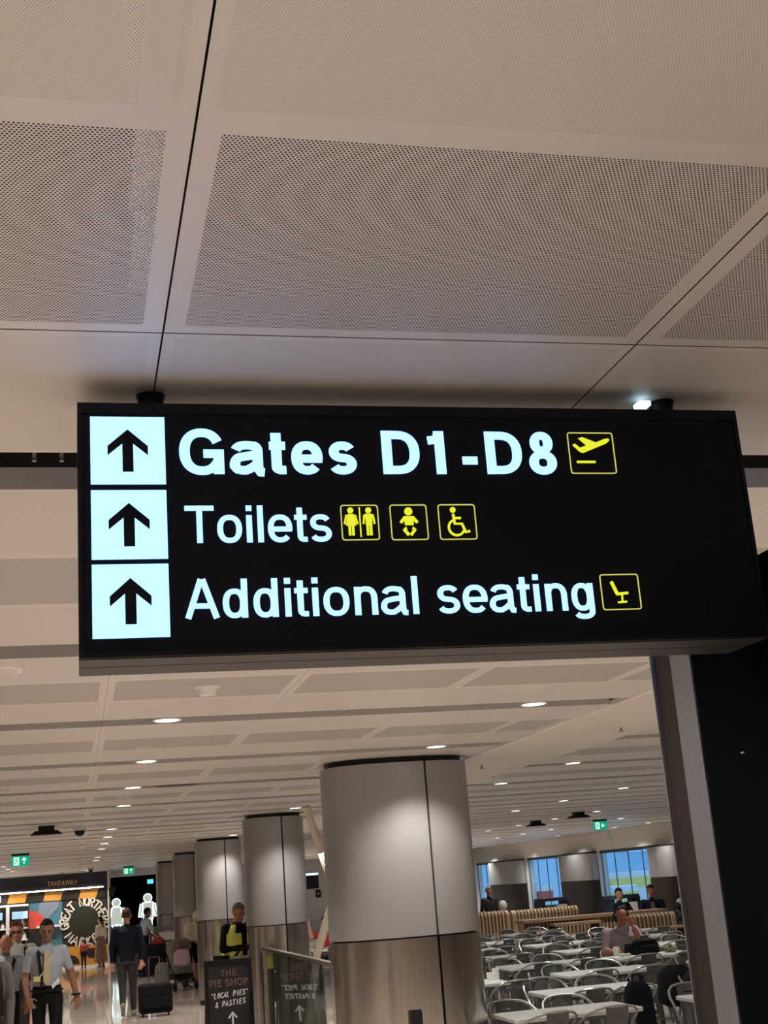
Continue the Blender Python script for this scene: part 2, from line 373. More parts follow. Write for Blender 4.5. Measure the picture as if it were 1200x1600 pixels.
def brush(mb, ch, wd, y, dp, fn, sharp='AENMTLHKIWY'):
    for st in STROKE.get(ch, []):
        ribbon(mb, [fn(*q) for q in (st if ch in sharp else smooth_pts(st))], wd, y, dp)

# ------------------------------------------------------------------ the room shell
ZC = 2.9
X0, X1, YB, YF = -9.0, 16.0, -5.0, 53.0
TX0, TX1, TY0, TY1 = -3.06, 4.14, 17.1, 46.0
b = MB(); b.bb(X0-.3, X1+.3, YB-.3, YF+.3, -.25, -.012)
b.mi = 0
floor = struct(b, 'floor', [M['grout']])
tile_me = {}
def ftile(x0, x1, y0, y1, m='floor', name='tile'):
    k = (round(x1-x0, 3), round(y1-y0, 3), m)
    if k not in tile_me:
        q = MB(); sx, sy = (x1-x0)/2-.003, (y1-y0)/2-.003
        q.loft([[Vector((sx*u, sy*v, -.012)) for u, v in ((-1, -1), (1, -1), (1, 1), (-1, 1))],
                [Vector((sx*u, sy*v, -.0015)) for u, v in ((-1, -1), (1, -1), (1, 1), (-1, 1))],
                [Vector(((sx-.002)*u, (sy-.002)*v, 0)) for u, v in ((-1, -1), (1, -1), (1, 1), (-1, 1))]])
        tile_me[k] = q.mesh('tile', M[m])
    return link(name, tile_me[k], floor, loc=((x0+x1)/2, (y0+y1)/2, 0))
for i in range(6):
    for j in range(24):
        ftile(TX0+1.2*i, TX0+1.2*(i+1), 17.1+1.2*j, 17.1+1.2*(j+1))
for x0, x1, y0, y1 in ((X0, TX0, YB, YF), (TX1, X1, YB, YF), (TX0, TX1, YB, TY0), (TX0, TX1, 45.9, YF)):
    ftile(x0, x1, y0, y1, 'floor', 'floor_slab')

b = MB(); b.bb(X0-.3, X1+.3, YB-.3, YF+.3, 3.5, 3.6); ceiling = struct(b, 'ceiling', [M['void']])
Y00, PER, GAP = 0.60, 2.36, .28     # slots run along X every 2.36 m
def slot_y(k): return 2.92+PER*k    # near edge of slot k
pan_me = {}
def panel_mesh(wd, parts, lips=(1, 1)):
    """tray with downturned lips; parts = [(y0,y1,'fine'|'coarse')] perforated fields"""
    key = (round(wd, 3), tuple(parts), lips)
    if key in pan_me: return pan_me[key]
    q = MB(); x = wd/2-(.0018 if lips != (1, 1) else .0007)
    ys = parts[0][0], parts[-1][1]
    y0, y1 = ys[0]+.002, ys[1]-.002
    cuts = []
    for (a, c, kind) in parts:
        mg, mx_ = (.022, .022) if kind == 'fine' else (.034, .036)
        cuts.append((a+mg, c-mg, x-mx_, kind))
    yy = [y0]
    for a, c, xm, kind in cuts:
        # solid margin before the field
        q.mi = 0; q.faces([(-x, yy[-1], 0), (x, yy[-1], 0), (x, a, 0), (-x, a, 0)], [(0, 1, 2, 3)])
        q.faces([(-x, a, 0), (-xm, a, 0), (-xm, c, 0), (-x, c, 0)], [(0, 1, 2, 3)])
        q.faces([(xm, a, 0), (x, a, 0), (x, c, 0), (xm, c, 0)], [(0, 1, 2, 3)])
        q.mi = {'fine': 1, 'coarse': 2}[kind]
        q.faces([(-xm, a, 0), (xm, a, 0), (xm, c, 0), (-xm, c, 0)], [(0, 1, 2, 3)])
        yy.append(c)
    q.mi = 0; q.faces([(-x, yy[-1], 0), (x, yy[-1], 0), (x, y1, 0), (-x, y1, 0)], [(0, 1, 2, 3)])
    h = .058
    for a, c in [((-x, yl), (x, yl)) for yl, has in ((y0, lips[0]), (y1, lips[1])) if has]:
        q.faces([(*a, 0), (*c, 0), (*c, h), (*a, h)], [(0, 1, 2, 3)])
    pan_me[key] = q.mesh('panel', [M['ceil'], M['fine'], M['coarse']])
    return pan_me[key]
def panel(x0, x1, parts, lips=(1, 1)):
    yc = (parts[0][0]+parts[-1][1])/2
    rel = [(round(a-yc, 4), round(c-yc, 4), k) for a, c, k in parts]
    return link('panel', panel_mesh(x1-x0, rel, lips), ceiling, loc=((x0+x1)/2, yc, ZC))
LEFT = [-8.99, -5.47, -2.65, .168, 1.109, 2.05, 2.99, 3.42]
RIGHT = [4.36, 6.30, 8.24, 10.18, 12.12, 14.06, 15.995]
FARK = 11
far_mb = MB()
for k in range(-3, 21):
    s0 = slot_y(k-1)+GAP; s1 = slot_y(k)
    if s1 > YF-.2: s1 = YF-.05
    if s1-s0 < .3: continue
    if k == 0: bands = [[(s0, 1.535, 'fine'), (1.535, 2.236, 'coarse')], [(2.236, s1, 'fine')]]
    elif s1-s0 > 1.9: bands = [[(s0, s0+.66, 'fine'), (s0+.66, s0+1.36, 'coarse'), (s0+1.36, s1, 'fine')]]
    else: bands = [[(s0, s1, 'fine')]]
    for XS in (LEFT, RIGHT):
        for xa, xb in zip(XS[:-1], XS[1:]):
            for bd in bands:
                if k <= FARK: panel(xa, xb, bd, (int(bd is bands[0]), int(bd is bands[-1])))
                else:
                    far_mb.mi = 0
                    y0, y1, x0, x1 = bd[0][0]+.002, bd[-1][1]-.002, xa+.003, xb-.003
                    far_mb.faces([(x0, y0, ZC), (x1, y0, ZC), (x1, y1, ZC), (x0, y1, ZC), (x0, y0, ZC+.058), (x1, y0, ZC+.058), (x1, y1, ZC+.058), (x0, y1, ZC+.058)],
                                 [(0, 1, 2, 3), (0, 1, 5, 4), (2, 3, 7, 6)])
far_mb.obj('far_panels', [M['ceil']], ceiling, kind='stuff')
b = MB(); b.bb(3.425, 4.355, YB, YF, ZC-.012, ZC+.06)
b.obj('plaster_strip', [M['plaster']], ceiling)
b = MB(); b.bb(3.405, 3.425, YB, YF, ZC-.012, ZC+.02); b.obj('edge_trim', [M['white']], ceiling)
# pale air duct above the perforated band, and clips in the first slot
b = MB(); b.bb(.098, .146, .9, 1.95, 3.0, 3.03); b.bb(.108, .156, 1.97, 2.28, 3.0, 3.03); b.bb(.10, .15, 1.90, 2.02, 3.03, 3.5); b.obj('air_duct', [M['duct']], ceiling)
for x in (-.085, -.02):
    b = MB(); b.box((x, 3.06, 2.975), (.012, .10, .012)); b.box((x, 3.10, 3.22), (.010, .012, .56)); b.box((x+.006, 3.02, 2.962), (.03, .02, .010))
    b.obj('panel_clip', [M['steel']], ceiling)

# walls around the concourse
b = MB(); b.bb(X0-.3, X0, YB-.3, YF+.3, -.012, 3.5); struct(b, 'wall_left', [M['wall']])
b = MB(); b.bb(X0, X1, YB-.3, YB, -.012, 3.5); struct(b, 'wall_back', [M['wall']])
b = MB(); b.bb(2.95, X1+.3, YF, YF+.3, -.012, 3.5); struct(b, 'wall_front', [M['wall']])
b = MB(); b.bb(X0, 1.16, 46.6, 46.9, -.012, 3.5); struct(b, 'wall_concourse', [M['wall']])
# black washroom entrance wall
b = MB(); b.bb(1.16, 3.0, 46.4, 46.6, 2.70, 3.5);
wt = struct(b, 'wall_washroom', [M['wall']])
q = MB(); q.bb(1.10, 1.165, 44.45, 46.39, -.012, 2.895); struct(q, 'trim_1', [M['wall']])
b = MB(); b.bb(1.17, 2.95, 46.42, 46.9, -.011, 2.695); b.obj('black_panel', [M['darkwall']], wt)
b = MB(); b.bb(2.95, 3.2, 46.4, YF, -.012, 3.5); b.obj('return_wall', [M['wall']], wt)

# window wall on the right (plane X = 16)
wr = MB(); ZS = 2.33
wr.bb(X1, X1+.3, YB-.3, YF+.3, ZS, 3.5); wr.bb(X1, X1+.3, YB-.3, 30.0, -.012, ZS)
WINS = [(35.40, 39.60), (42.70, 46.58), (50.60, 52.98)]
prev = 30.0
for a, c in WINS: wr.bb(X1, X1+.3, prev, a, -.012, ZS); prev = c
wr.bb(X1, X1+.3, prev, YF+.3, -.012, ZS)
wall_right = struct(wr, 'wall_right', [M['wall']])
for i, (a, c) in enumerate(WINS):
    o = bpy.data.objects.new('window_%d' % (i+1), None); COL.objects.link(o); o['kind'] = 'structure'; o.location = (X1+.12, (a+c)/2, 0)
    h = (c-a)/2; n = 4 if i < 2 else 2
    f = MB(); f.bb(-.05, .05, -h+.01, h-.01, 2.24, ZS-.003); f.bb(-.05, .05, -h+.01, h-.01, 0, .06); f.obj('window_frame', [M['mullion']], o)
    for j in range(n+1):
        y = -h+.03+(2*h-.06)*j/n
        q = MB(); q.bb(-.012, .012, y-.016, y+.016, .06, 2.24); q.obj('mullion', [M['mullion']], o)
    for j in range(n):
        y0 = -h+.03+(2*h-.06)*j/n; y1 = -h+.03+(2*h-.06)*(j+1)/n
        q = MB(); q.bb(-.006, .006, y0+.021, y1-.021, .061, 2.239); q.obj('pane', [M['pane']], o)

# engaged piers between the windows
def pier(y0, y1, label):
    t = thing('clad_pier', label, 'pier', (X1-.02, (y0+y1)/2, 0), 0, 'clad piers between the windows')
    hy = (y1-y0)/2; d = .30
    def ring(z, e=0.):
        pts = []
        for i in range(13):
            a = PI*i/12
            cx, cy = math.cos(a), math.sin(a)
            pts.append(Vector((-(d-e)*abs(cy)**.55, (hy-e)*math.copysign(abs(cx)**.55, cx), z)))
        return pts
    for nm, z0, z1, m in (('upper_panel', 1.46, 2.27, 'silver'), ('lower_panel', .0, 1.44, 'steeld')):
        for half in (0, 1):
            r0, r1 = ring(z0), ring(z1)
            sl = slice(0, 7) if half == 0 else slice(6, 13)
            q = MB(); A, B = r0[sl], r1[sl]
            off = Vector((0, .006 if half == 0 else -.006, 0))
            vs = [p+off for p in A]+[p+off for p in B]; n = len(A)
            q.faces(vs, [(i, i+1, n+i+1, n+i) for i in range(n-1)]); q.obj(nm, [M[m]], t, smooth=True)
    q = MB(); q.loft([ring(0, .03), ring(ZS-.005, .03)]); q.obj('core', [M['black']], t)
pier(33.85, 35.38, 'rounded steel clad pier at the near edge of the window with the yellow vehicles')
pier(39.64, 42.66, 'wide rounded steel clad pier between the two broad blue windows')
pier(46.62, 50.56, 'rounded steel clad pier beside the narrow window, farthest along the right wall')
for y, z, l in ((39.3, 2.2, 'pair'), ): pass
GOBOS = [((15.86, 42.5, 2.23), 'small black round sensor at the top corner of the middle window, by the pier'), ((15.86, 35.3, 2.23), 'small black round sensor beside the broad near window'), ((15.86, 50.5, 2.23), 'small black round sensor beside the narrow far window')]
for p, l in GOBOS:
    q = MB(); q.ell((0, 0, 0), (.07, .07, .07)); q.box((.08, 0, .02), (.14, .04, .04)); tag(q.obj('wall_sensor', [M['black']], smooth=True, loc=p), l, 'sensor', 'black sensors over the windows')

# outside: apron, far cladding, vehicles
b = MB(); b.bb(X1+.31, 120, -40, 130, -3.0, -2.6); struct(b, 'ground', [M['tar']])
b = MB(); b.bb(52, 60, 40, 220, -2.59, 14)
for k in range(14):
    b.bb(51.85, 52, 44+12*k, 52+12*k, 3.0, 5.0)
tag(b.obj('terminal_building', [M['bluegrey']]), 'long pale building outside across the apron', 'building')
def vehicle(loc, rz, label, col, L_=5.5, W=2.4, H=2.6):
    t = thing('apron_vehicle', label, 'vehicle', loc, rz, 'vehicles on the apron')
    q = MB(); q.bb(-L_/2, L_/2-1.6, -W/2, W/2, .8, H); q.bb(L_/2-1.55, L_/2, -W/2, W/2, .6, H*.62); q.bb(L_/2-1.5, L_/2-.4, -W/2+.1, W/2-.1, H*.62, H*.9); q.obj('body', [M['white']], t)
    q = MB(); q.bb(-L_/2-.01, L_/2-1.58, -W/2-.02, W/2+.02, H*.80, H*.93); q.bb(-L_/2-.01, L_/2+.01, -W/2-.02, W/2+.02, H*.42, H*.52); q.obj('colour_band', [M[col]], t)
    for sx in (-.3, .3):
        for sy in (-1, 1):
            q = MB(); q.tube([(sx*L_, sy*W/2-.15, .42), (sx*L_, sy*W/2+.15, .42)], .42, 14); q.obj('wheel', [M['black']], t)
vehicle((26.5, 64.5, -2.59), 1.2, 'white apron vehicle with yellow bands seen through the broad near window, lower panes', 'yellow', 6.0, 2.6, 3.4)
vehicle((30.5, 71.0, -2.59), 1.1, 'second yellow-banded apron vehicle behind the first, right of it', 'yellow', 5, 2.4, 4.0)
vehicle((25.0, 68.0+4, -2.59), 1.2, 'white apron vehicle with red bands seen through the middle window beside the pier', 'red', 4.5, 2.2, 3.6)

# ------------------------------------------------------------------ the hanging sign
SY = 2.46
sg = thing('overhead_sign', 'black lit wayfinding sign reading Gates D1-D8, Toilets and Additional seating', 'sign', (0, 0, 0))
b = MB()
b.bb(.014, 1.436, SY+.004, 2.648, 2.352, 2.846)
b.obj('housing', [M['blackpaint']], sg)
b = MB(); b.bb(.014, 1.436, SY-.004, SY+.0045, 2.824, 2.846); b.bb(.014, 1.436, SY-.004, SY+.0045, 2.338, 2.3475)
b.bb(.014, .0225, SY-.004, SY+.0045, 2.3475, 2.824); b.bb(1.4275, 1.436, SY-.004, SY+.0045, 2.3475, 2.824); b.obj('bezel', [M['blackpaint']], sg)
b = MB(); b.bb(.023, 1.427, SY, SY+.0042, 2.348, 2.8235); b.obj('face_panel', [M['face']], sg)
b = MB(); b.bb(.014, 1.436, SY+.006, 2.548, 2.336, 2.352); b.bb(.014, 1.436, 2.553, 2.648, 2.336, 2.352); b.obj('underside_trim', [M['alu']], sg)
b = MB(); b.bb(.03, 1.42, 2.649, 2.655, 2.36, 2.83); b.obj('rear_face_panel', [M['face']], sg)
b = MB()
for z0, z1 in ((2.678, 2.817), (2.528, 2.666), (2.375, 2.518)): b.bb(1.27, 1.41, 2.655, 2.657, z0, z1)
b.bb(.45, 1.2, 2.655, 2.657, 2.70, 2.79); b.bb(.9, 1.2, 2.655, 2.657, 2.56, 2.63)
b.obj('rear_lit_panel', [M['lit']], sg)
for x in (.163, 1.309):
    b = MB(); b.cyl((x, 2.556, 2.846), .0265, .049, 24); b.cyl((x, 2.556, 2.895), .030, .0048, 24); b.obj('hanger', [M['black']], sg, smooth=True)
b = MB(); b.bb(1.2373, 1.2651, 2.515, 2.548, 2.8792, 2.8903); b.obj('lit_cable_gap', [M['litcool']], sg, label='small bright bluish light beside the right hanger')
for (z0, z1) in ((2.678, 2.8175), (2.5275, 2.666), (2.3745, 2.5175)):
    zc = (z0+z1)/2
    b = MB(); b.bb(.0385, .1825, SY-.002, SY, z0, z1); lp = b.obj('arrow_panel', [M['lit']], sg, label='white lit square with a black up arrow')
    s = (z1-z0)/.1395
    b = MB(); d = zc-2.7475*0
    A = [(0, .043), (.039, .0085), (.039, -.0105), (.0105, .0135), (.0105, -.0445), (-.0105, -.0445), (-.0105, .0135), (-.039, -.0105), (-.039, .0085)]
    b.prism_xz([(.110+x, zc+z*s) for x, z in A], SY-.0035, SY-.002); b.obj('arrow', [M['face']], lp)
text_obj('lettering', 'Gates D1-D8', .212, 1.000, 2.699, .0935, SY-.0022, M['lit'], sg, w=.218, label='bold lit words Gates D1-D8')
text_obj('lettering', 'Toilets', .212, .506, 2.558, .0755, SY-.0022, M['lit'], sg, w=.156, label='lit word Toilets')
text_obj('lettering', 'Additional seating', .2125, 1.048, 2.4085, .077, SY-.0022, M['lit'], sg, w=.156, label='lit words Additional seating', rise=-.004)

def rrect(x0, x1, z0, z1, r):
    return arc(x1-r, z1-r, r, 0, 90, 5)+arc(x0+r, z1-r, r, 90, 180, 5)+arc(x0+r, z0+r, r, 180, 270, 5)+arc(x1-r, z0+r, r, 270, 360, 5)
def picto(x0, x1, z0, z1, label):
    o_ = rrect(x0, x1, z0, z1, .006); n = len(o_); i_ = rrect(x0+.0021, x1-.0021, z0+.0021, z1-.0021, .0045)
    b = MB()
    vs = [(x, SY-.002, z) for x, z in o_]+[(x, SY-.002, z) for x, z in i_]+[(x, SY, z) for x, z in o_]+[(x, SY, z) for x, z in i_]
    fs = []
    for i in range(n):
        j = (i+1) % n
        fs += [(i, j, n+j, n+i), (i, 2*n+i, 2*n+j, j), (n+i, n+j, 3*n+j, 3*n+i)]
    b.faces(vs, fs); return b.obj('pictogram', [M['lityf']], sg, label=label)
def disc(b, x, z, r, y0=SY-.002, y1=SY): b.prism_xz([(x+r*math.cos(2*PI*k/16), z+r*math.sin(2*PI*k/16)) for k in range(16)], y0, y1)
def bar(b, pts, w_, y0=SY-.002, y1=SY): ribbon(b, pts, w_, y1, y1-y0)
# plane taking off
p = picto(1.032, 1.1365, 2.6995, 2.7925, 'yellow pictogram of an aeroplane taking off')
b = MB(); cx, cz = 1.084, 2.746
P_ = [(-.042, .018), (-.036, .021), (-.026, .012), (-.010, .017), (-.027, .033), (-.018, .036), (.012, .024), (.032, .032), (.042, .033), (.044, .029), (.036, .022), (-.020, .000), (-.027, .003)]
b.prism_xz([(cx+x, cz+z) for x, z in P_], SY-.002, SY); b.bb(cx-.036, cx+.006, SY-.002, SY, cz-.0225, cz-.0175); b.obj('aeroplane_symbol', [M['lity']], p)
# man and woman
p = picto(.5275, .6055, 2.5595, 2.6335, 'yellow pictogram of a woman and a man divided by a line')
b = MB(); cx, cz = .5665, 2.5965
for s, wom in ((-1, 1), (1, 0)):
    x = cx+s*.0185
    disc(b, x, cz+.0255, .0062)
    if wom: b.prism_xz([(x-.006, cz+.018), (x+.006, cz+.018), (x+.011, cz-.006), (x-.011, cz-.006)], SY-.002, SY)
    else: b.prism_xz([(x-.0075, cz+.018), (x+.0075, cz+.018), (x+.0065, cz-.006), (x-.0065, cz-.006)], SY-.002, SY)
    for q in (-1, 1):
        bar(b, [(x+q*.009, cz+.016), (x+q*(.0135 if wom else .0115), cz-.003)], .0036)
        bar(b, [(x+q*.0034, cz-.005), (x+q*.0034, cz-.027)], .0052)
b.bb(cx-.001, cx+.0015, SY-.002, SY, cz-.030, cz+.032); b.obj('people_symbol', [M['lity']], p)
# baby
p = picto(.6295, .7075, 2.5585, 2.6335, 'yellow pictogram of a baby')
b = MB(); cx, cz = .6685, 2.596
disc(b, cx, cz+.023, .0085)
b.prism_xz([(cx-.010, cz+.013), (cx+.010, cz+.013), (cx+.009, cz-.006), (cx-.009, cz-.006)], SY-.002, SY)
for s in (-1, 1):
    bar(b, [(cx+s*.008, cz+.011), (cx+s*.0175, cz-.001)], .0062)
    bar(b, [(cx+s*.006, cz-.012), (cx+s*.0115, cz-.015), (cx+s*.002, cz-.027)], .0066)
b.obj('baby_symbol', [M['lity']], p)
# wheelchair
p = picto(.731, .811, 2.5580, 2.6335, 'yellow pictogram of a wheelchair user')
b = MB(); cx, cz = .769, 2.594
disc(b, cx-.006, cz+.0275, .0062)
bar(b, [(cx-.006, cz+.019), (cx-.004, cz-.002), (cx+.011, cz-.002), (cx+.018, cz-.020), (cx+.027, cz-.0175)], .0056)
bar(b, [(cx-.005, cz+.010), (cx+.010, cz+.010)], .0048)
bar(b, [(x, z) for x, z in arc(cx-.001, cz-.010, .0165, 115, 335, 14)], .0048)
b.obj('wheelchair_symbol', [M['lity']], p)
# seat
p = picto(1.067, 1.1535, 2.4035, 2.4795, 'yellow pictogram of a seat')
b = MB(); cx, cz = 1.108, 2.440
bar(b, [(cx-.016, cz+.024), (cx-.006, cz-.0015)], .007); bar(b, [(cx-.008, cz-.003), (cx+.019, cz-.001)], .0055)
bar(b, [(cx+.005, cz-.005), (cx+.004, cz-.020)], .0035); bar(b, [(cx-.006, cz-.0205), (cx+.014, cz-.0195)], .004)
b.obj('seat_symbol', [M['lity']], p)

# ------------------------------------------------------------------ black kiosk wall that carries the sign's right end
kt = thing('kiosk_wall', 'tall black kiosk wall with stainless steel end trim under the sign', 'kiosk', (1.47, 0, 0))
b = MB(); b.bb(0, .38, 1.05, 2.895, 0, 2.53); b.obj('black_panel', [M['darkwall']], kt)
b = MB(); b.bb(-.004, .38, 2.897, 2.998, 0, 2.52); b.obj('silver_edge', [M['steell']], kt, label='pale brushed steel edge strip')
b = MB(); b.bb(.004, .38, 3.004, 3.116, 0, 2.52); b.obj('dark_steel_edge', [M['steeld']], kt, label='steel edge strip with its dark reflection in the colour')  # steel like the strip beside it, darker reflection put into the colour
for y in (3.001, 3.119): b = MB(); b.bb(-.004, .38, y-.0028, y+.0028, 0, 2.52); b.obj('edge_bead', [M['steell']], kt)
b = MB(); b.bb(-.002, 0, 2.70, 2.715, 2.118, 2.121); b.obj('scratch_mark', [M['grey']], kt)

# ------------------------------------------------------------------ clad columns in a row
def sup(a, rx, ry, n=2.5):
    c, s = math.cos(a), math.sin(a)
    return rx*math.copysign(abs(c)**(2/n), c), ry*math.copysign(abs(s)**(2/n), s)
def column(cx, cy, rx, ry, label, seam=-.2):
    t = thing('clad_column', label, 'column', (cx, cy, 0), 0, 'steel clad columns')
    a0 = -PI/2-seam*-1 if False else math.acos(max(-1, min(1, (seam/rx)))) * -1
    bounds = [a0, a0+PI*.62, a0+PI*1.38, a0+2*PI]
    for nm, z0, z1, m in (('upper_panel', 1.452, 2.852, 'silver'), ('lower_panel', .08, 1.439, 'steel')):
        for i in range(3):
            s, e = bounds[i]+.009/rx, bounds[i+1]-.009/rx; n = 22
            q = MB(); vs = []
            for z, k in ((z0, 0.), (z1, 0.)):
                for j in range(n+1): x, y = sup(s+(e-s)*j/n, rx, ry); vs.append((x, y, z))
            for z in (z0, z1):
                for j in range(n+1): x, y = sup(s+(e-s)*j/n, rx-.02, ry-.02); vs.append((x, y, z))
            N = n+1
            fs = [(j, j+1, N+j+1, N+j) for j in range(n)]+[(2*N+j, 2*N+j+1, j+1, j) for j in range(n)]+[(N+j, N+j+1, 3*N+j+1, 3*N+j) for j in range(n)]
            fs += [(0, N, 3*N, 2*N), (n, N+n, 3*N+n, 2*N+n)]
            q.faces(vs, fs); q.obj(nm, [M[m]], t, smooth=True)
    q = MB(); q.loft([[Vector((*sup(2*PI*j/32, rx-.012, ry-.012), z)) for j in range(32)] for z in (.0, .08)]); q.obj('plinth', [M['black']], t)
    q = MB(); q.loft([[Vector((*sup(2*PI*j/32, rx-.03, ry-.03), z)) for j in range(32)] for z in (.08, 2.82)]); q.obj('core', [M['steeld']], t)
    q = MB(); q.loft([[Vector((*sup(2*PI*j/32, rx-.04, ry-.04), z)) for j in range(32)] for z in (2.82, 2.897)]); q.obj('neck', [M['black']], t)
    return t
CY = [11.22, 18.33, 25.2, 32.3, 38.9]
column(2.71, CY[0]-.04, .635, .43, 'nearest and widest steel clad column, silver above and brushed steel below', seam=.13)
column(2.685, CY[1], .415, .36, 'second steel clad column, beside the glass balustrade', seam=.045)
column(2.64, CY[2]-.02, .435, .36, 'third steel clad column, behind the man in the yellow vest', seam=.06)
column(2.63, CY[3], .33, .3, 'fourth steel clad column, behind the person with the pushchair', seam=.12)
column(2.62, CY[4], .33, .3, 'fifth and farthest steel clad column, beside the black washroom wall', seam=.12)

# ------------------------------------------------------------------ downlights
lens_me = {}
def downlight(x, k, label, on=True, y=None, e=1.):
    cool = x > 4
    y = slot_y(k)+GAP/2 if y is None else y
    t = thing('ceiling_downlight', label, 'light', (x, y, ZC), 0, 'recessed downlights')
    if 'l' not in lens_me:
        q = MB(); q.cyl((0, 0, .006), .070, .004, 24); lens_me['l'] = q.mesh('lens', M['lens'])
        q = MB(); rr = []
        for r_, z in ((.072, .0), (.086, .002), (.086, .012), (.072, .02), (.072, .0)): rr.append([Vector((r_*math.cos(2*PI*i/24), r_*math.sin(2*PI*i/24), z)) for i in range(24)])
        q.loft(rr, cap=False); lens_me['r'] = q.mesh('trim_ring', M['white'], True)
        q = MB(); q.cyl((0, 0, .02), .075, .09, 16); lens_me['c'] = q.mesh('lamp_can', M['white'])
        q = MB(); q.bb(-.02, .02, -GAP/2-.02, GAP/2+.02, .060, .068); lens_me['b'] = q.mesh('bracket', M['steel'])
    link('lens', lens_me['l'], t); link('trim_ring', lens_me['r'], t); link('lamp_can', lens_me['c'], t); link('bracket', lens_me['b'], t)
    ld = bpy.data.lights.new('downlight_beam', 'SPOT'); ld.energy = LAMP_W*e*(1.15 if cool else 1.); ld.color = (1, .97, .91) if cool else (1, .93, .87); ld.spot_size = math.radians(128); ld.spot_blend = .55; ld.shadow_soft_size = .06
    lo = bpy.data.objects.new('downlight_beam', ld); COL.objects.link(lo); lo.parent = t; lo.location = (0, 0, -.02)
    return t
LEFTK = [2, 3, 4, 5, 7, 8, 9, 10, 12, 13]
for i, k in enumerate(LEFTK): downlight(.545, k, f'ceiling downlight over the left walkway, {ordn(i)} beyond the sign')
for i, k in enumerate([2, 3, 5, 6, 8, 9]): downlight(2.83, k, f'ceiling downlight in the line above the columns, {ordn(i)} from the sign')
for i, k in enumerate([4, 5]): downlight(4.9, k, f'ceiling downlight just right of the nearest column, {["nearer", "farther"][i]} of two')
for i, k in enumerate([6, 7, 8]): downlight(7.45, k, f'ceiling downlight over the cafe tables, {ordn(i)} of the inner row')
for i, (x, k) in enumerate([(4.2, 8), (4.6, 9)]): downlight(x, k, f'small far downlight between second and nearest columns, {["nearer", "farther"][i]} of two')
for i, k in enumerate([9, 10, 11, 12]): downlight(9.9, k, f'ceiling downlight above the counter, {ordn(i)} of the middle dining row')
for i, k in enumerate([11, 13, 14, 15]): downlight(12.4, k, f'ceiling downlight above the booths, {ordn(i)} of the outer dining row')
for i, k in enumerate([13, 14, 16, 18]): downlight(15.2, k, f'ceiling downlight beside the window wall, {ordn(i)} from the front')
for i, k in enumerate([13, 14, 15]): downlight(-1.63, k, f'ceiling downlight in front of the food shop, {ordn(i)} of three at far left')
for i, x in enumerate((-3.6, -2.2, -.8, .45)): downlight(x, 17, f'ceiling downlight added to brighten the food shop mural, {ordn(i)} from left', e=.95)  # added lamps that brighten the shop mural
# unseen lamps added along the same grid to brighten the room
ADDED_LAMPS = [(.545, 0), (.545, 1), (2.83, 1), (.545, -1), (2.83, -1), (4.9, -1), (-1.7, -1), (-4.1, -1), (.545, -2), (2.83, -2), (-1.7, -2), (-1.7, 0), (-1.7, 1), (-1.7, 2), (-1.7, 4), (-1.7, 6), (-1.7, 8), (-1.7, 10), (-4.1, 1), (-4.1, 3), (-4.1, 5), (-4.1, 7), (-4.1, 9), (-4.1, 11),
       (4.9, 1), (4.9, 0), (7.45, 0), (7.45, 2), (7.45, 3), (9.9, 3), (9.9, 5), (9.9, 6), (12.4, 5), (12.4, 8), (-6.6, 2), (-6.6, 6), (7.45, 17), (9.9, 16), (9.9, 19), (12.4, 18), (15.2, 20), (5., 15), (5., 19)]
for i, (x, k) in enumerate(ADDED_LAMPS):
    downlight(x, k, f'unseen ceiling downlight added for more light, {ordn(i % 12)} of the {ordn(i//12)} dozen', e=1.3 if k < 2 else (2.4 if k > 14 else 1.))

# ------------------------------------------------------------------ ceiling devices
def exit_sign(x, y, label, arrow, rz=0.):
    t = thing('exit_sign', label, 'sign', (x, y, ZC), rz, 'green exit signs')
    q = MB(); q.bb(-.16, .16, -.03, .03, -.045, 0); q.obj('mount', [M['alu']], t)
    q = MB(); q.bb(-.165, .165, -.012, .012, -.235, -.046); pn = q.obj('lit_panel', [M['litgreen']], t)
    q = MB(); f = -1 if arrow == 'man_left' else 1
    ax, mx = (.07*1, -.07) if f > 0 else (-.07, .07)
    q.bb(mx-.05, mx+.05, -.0145, -.012, -.215, -.065); q.obj('door_field', [M['litpale']], pn)
    q = MB(); bar(q, [(mx-.02, -.105), (mx+.005, -.15), (mx-.03, -.19)], .018, -.0165, -.0145); bar(q, [(mx-.025, -.12), (mx+.025, -.135)], .016, -.0165, -.0145); disc(q, mx+.005, -.088, .013, -.0165, -.0145); q.obj('running_figure', [M['litgreen']], pn)
    q = MB()
    if arrow == 'left': pts = [(ax+.045, -.14), (ax-.045, -.14)]; hd = [(ax-.005, -.10), (ax-.045, -.14), (ax-.005, -.18)]
    else: pts = [(ax, -.195), (ax, -.085)]; hd = [(ax-.04, -.125), (ax, -.08), (ax+.04, -.125)]
    bar(q, pts, .02, -.0145, -.012); bar(q, hd, .02, -.0145, -.012); q.obj('arrow_mark', [M['litpale']], pn)
    return t
exit_sign(-.965, 26.2, 'green exit sign with an up arrow hanging over the left walkway', 'up')
exit_sign(1.63, 41.5, 'green exit sign hanging before the black washroom wall', 'up')
exit_sign(11.7, 28.6, 'green exit sign with a left arrow hanging over the dining area', 'left')
def dev(name, label, cat, loc, build, group=None):
    t = thing(name, label, cat, loc, 0, group); build(t); return t
def spk(t):
    q = MB(); q.cyl((0, 0, -.008), .085, .008, 28, .09); q.obj('trim_ring', [M['white']], t, smooth=True); q = MB(); q.cyl((0, 0, -.011), .065, .003, 24); q.obj('grille', [M['plaster']], t)
dev('ceiling_speaker', 'round white ceiling speaker at the left, below the sign', 'speaker', (-.295, 5.84, ZC), spk)
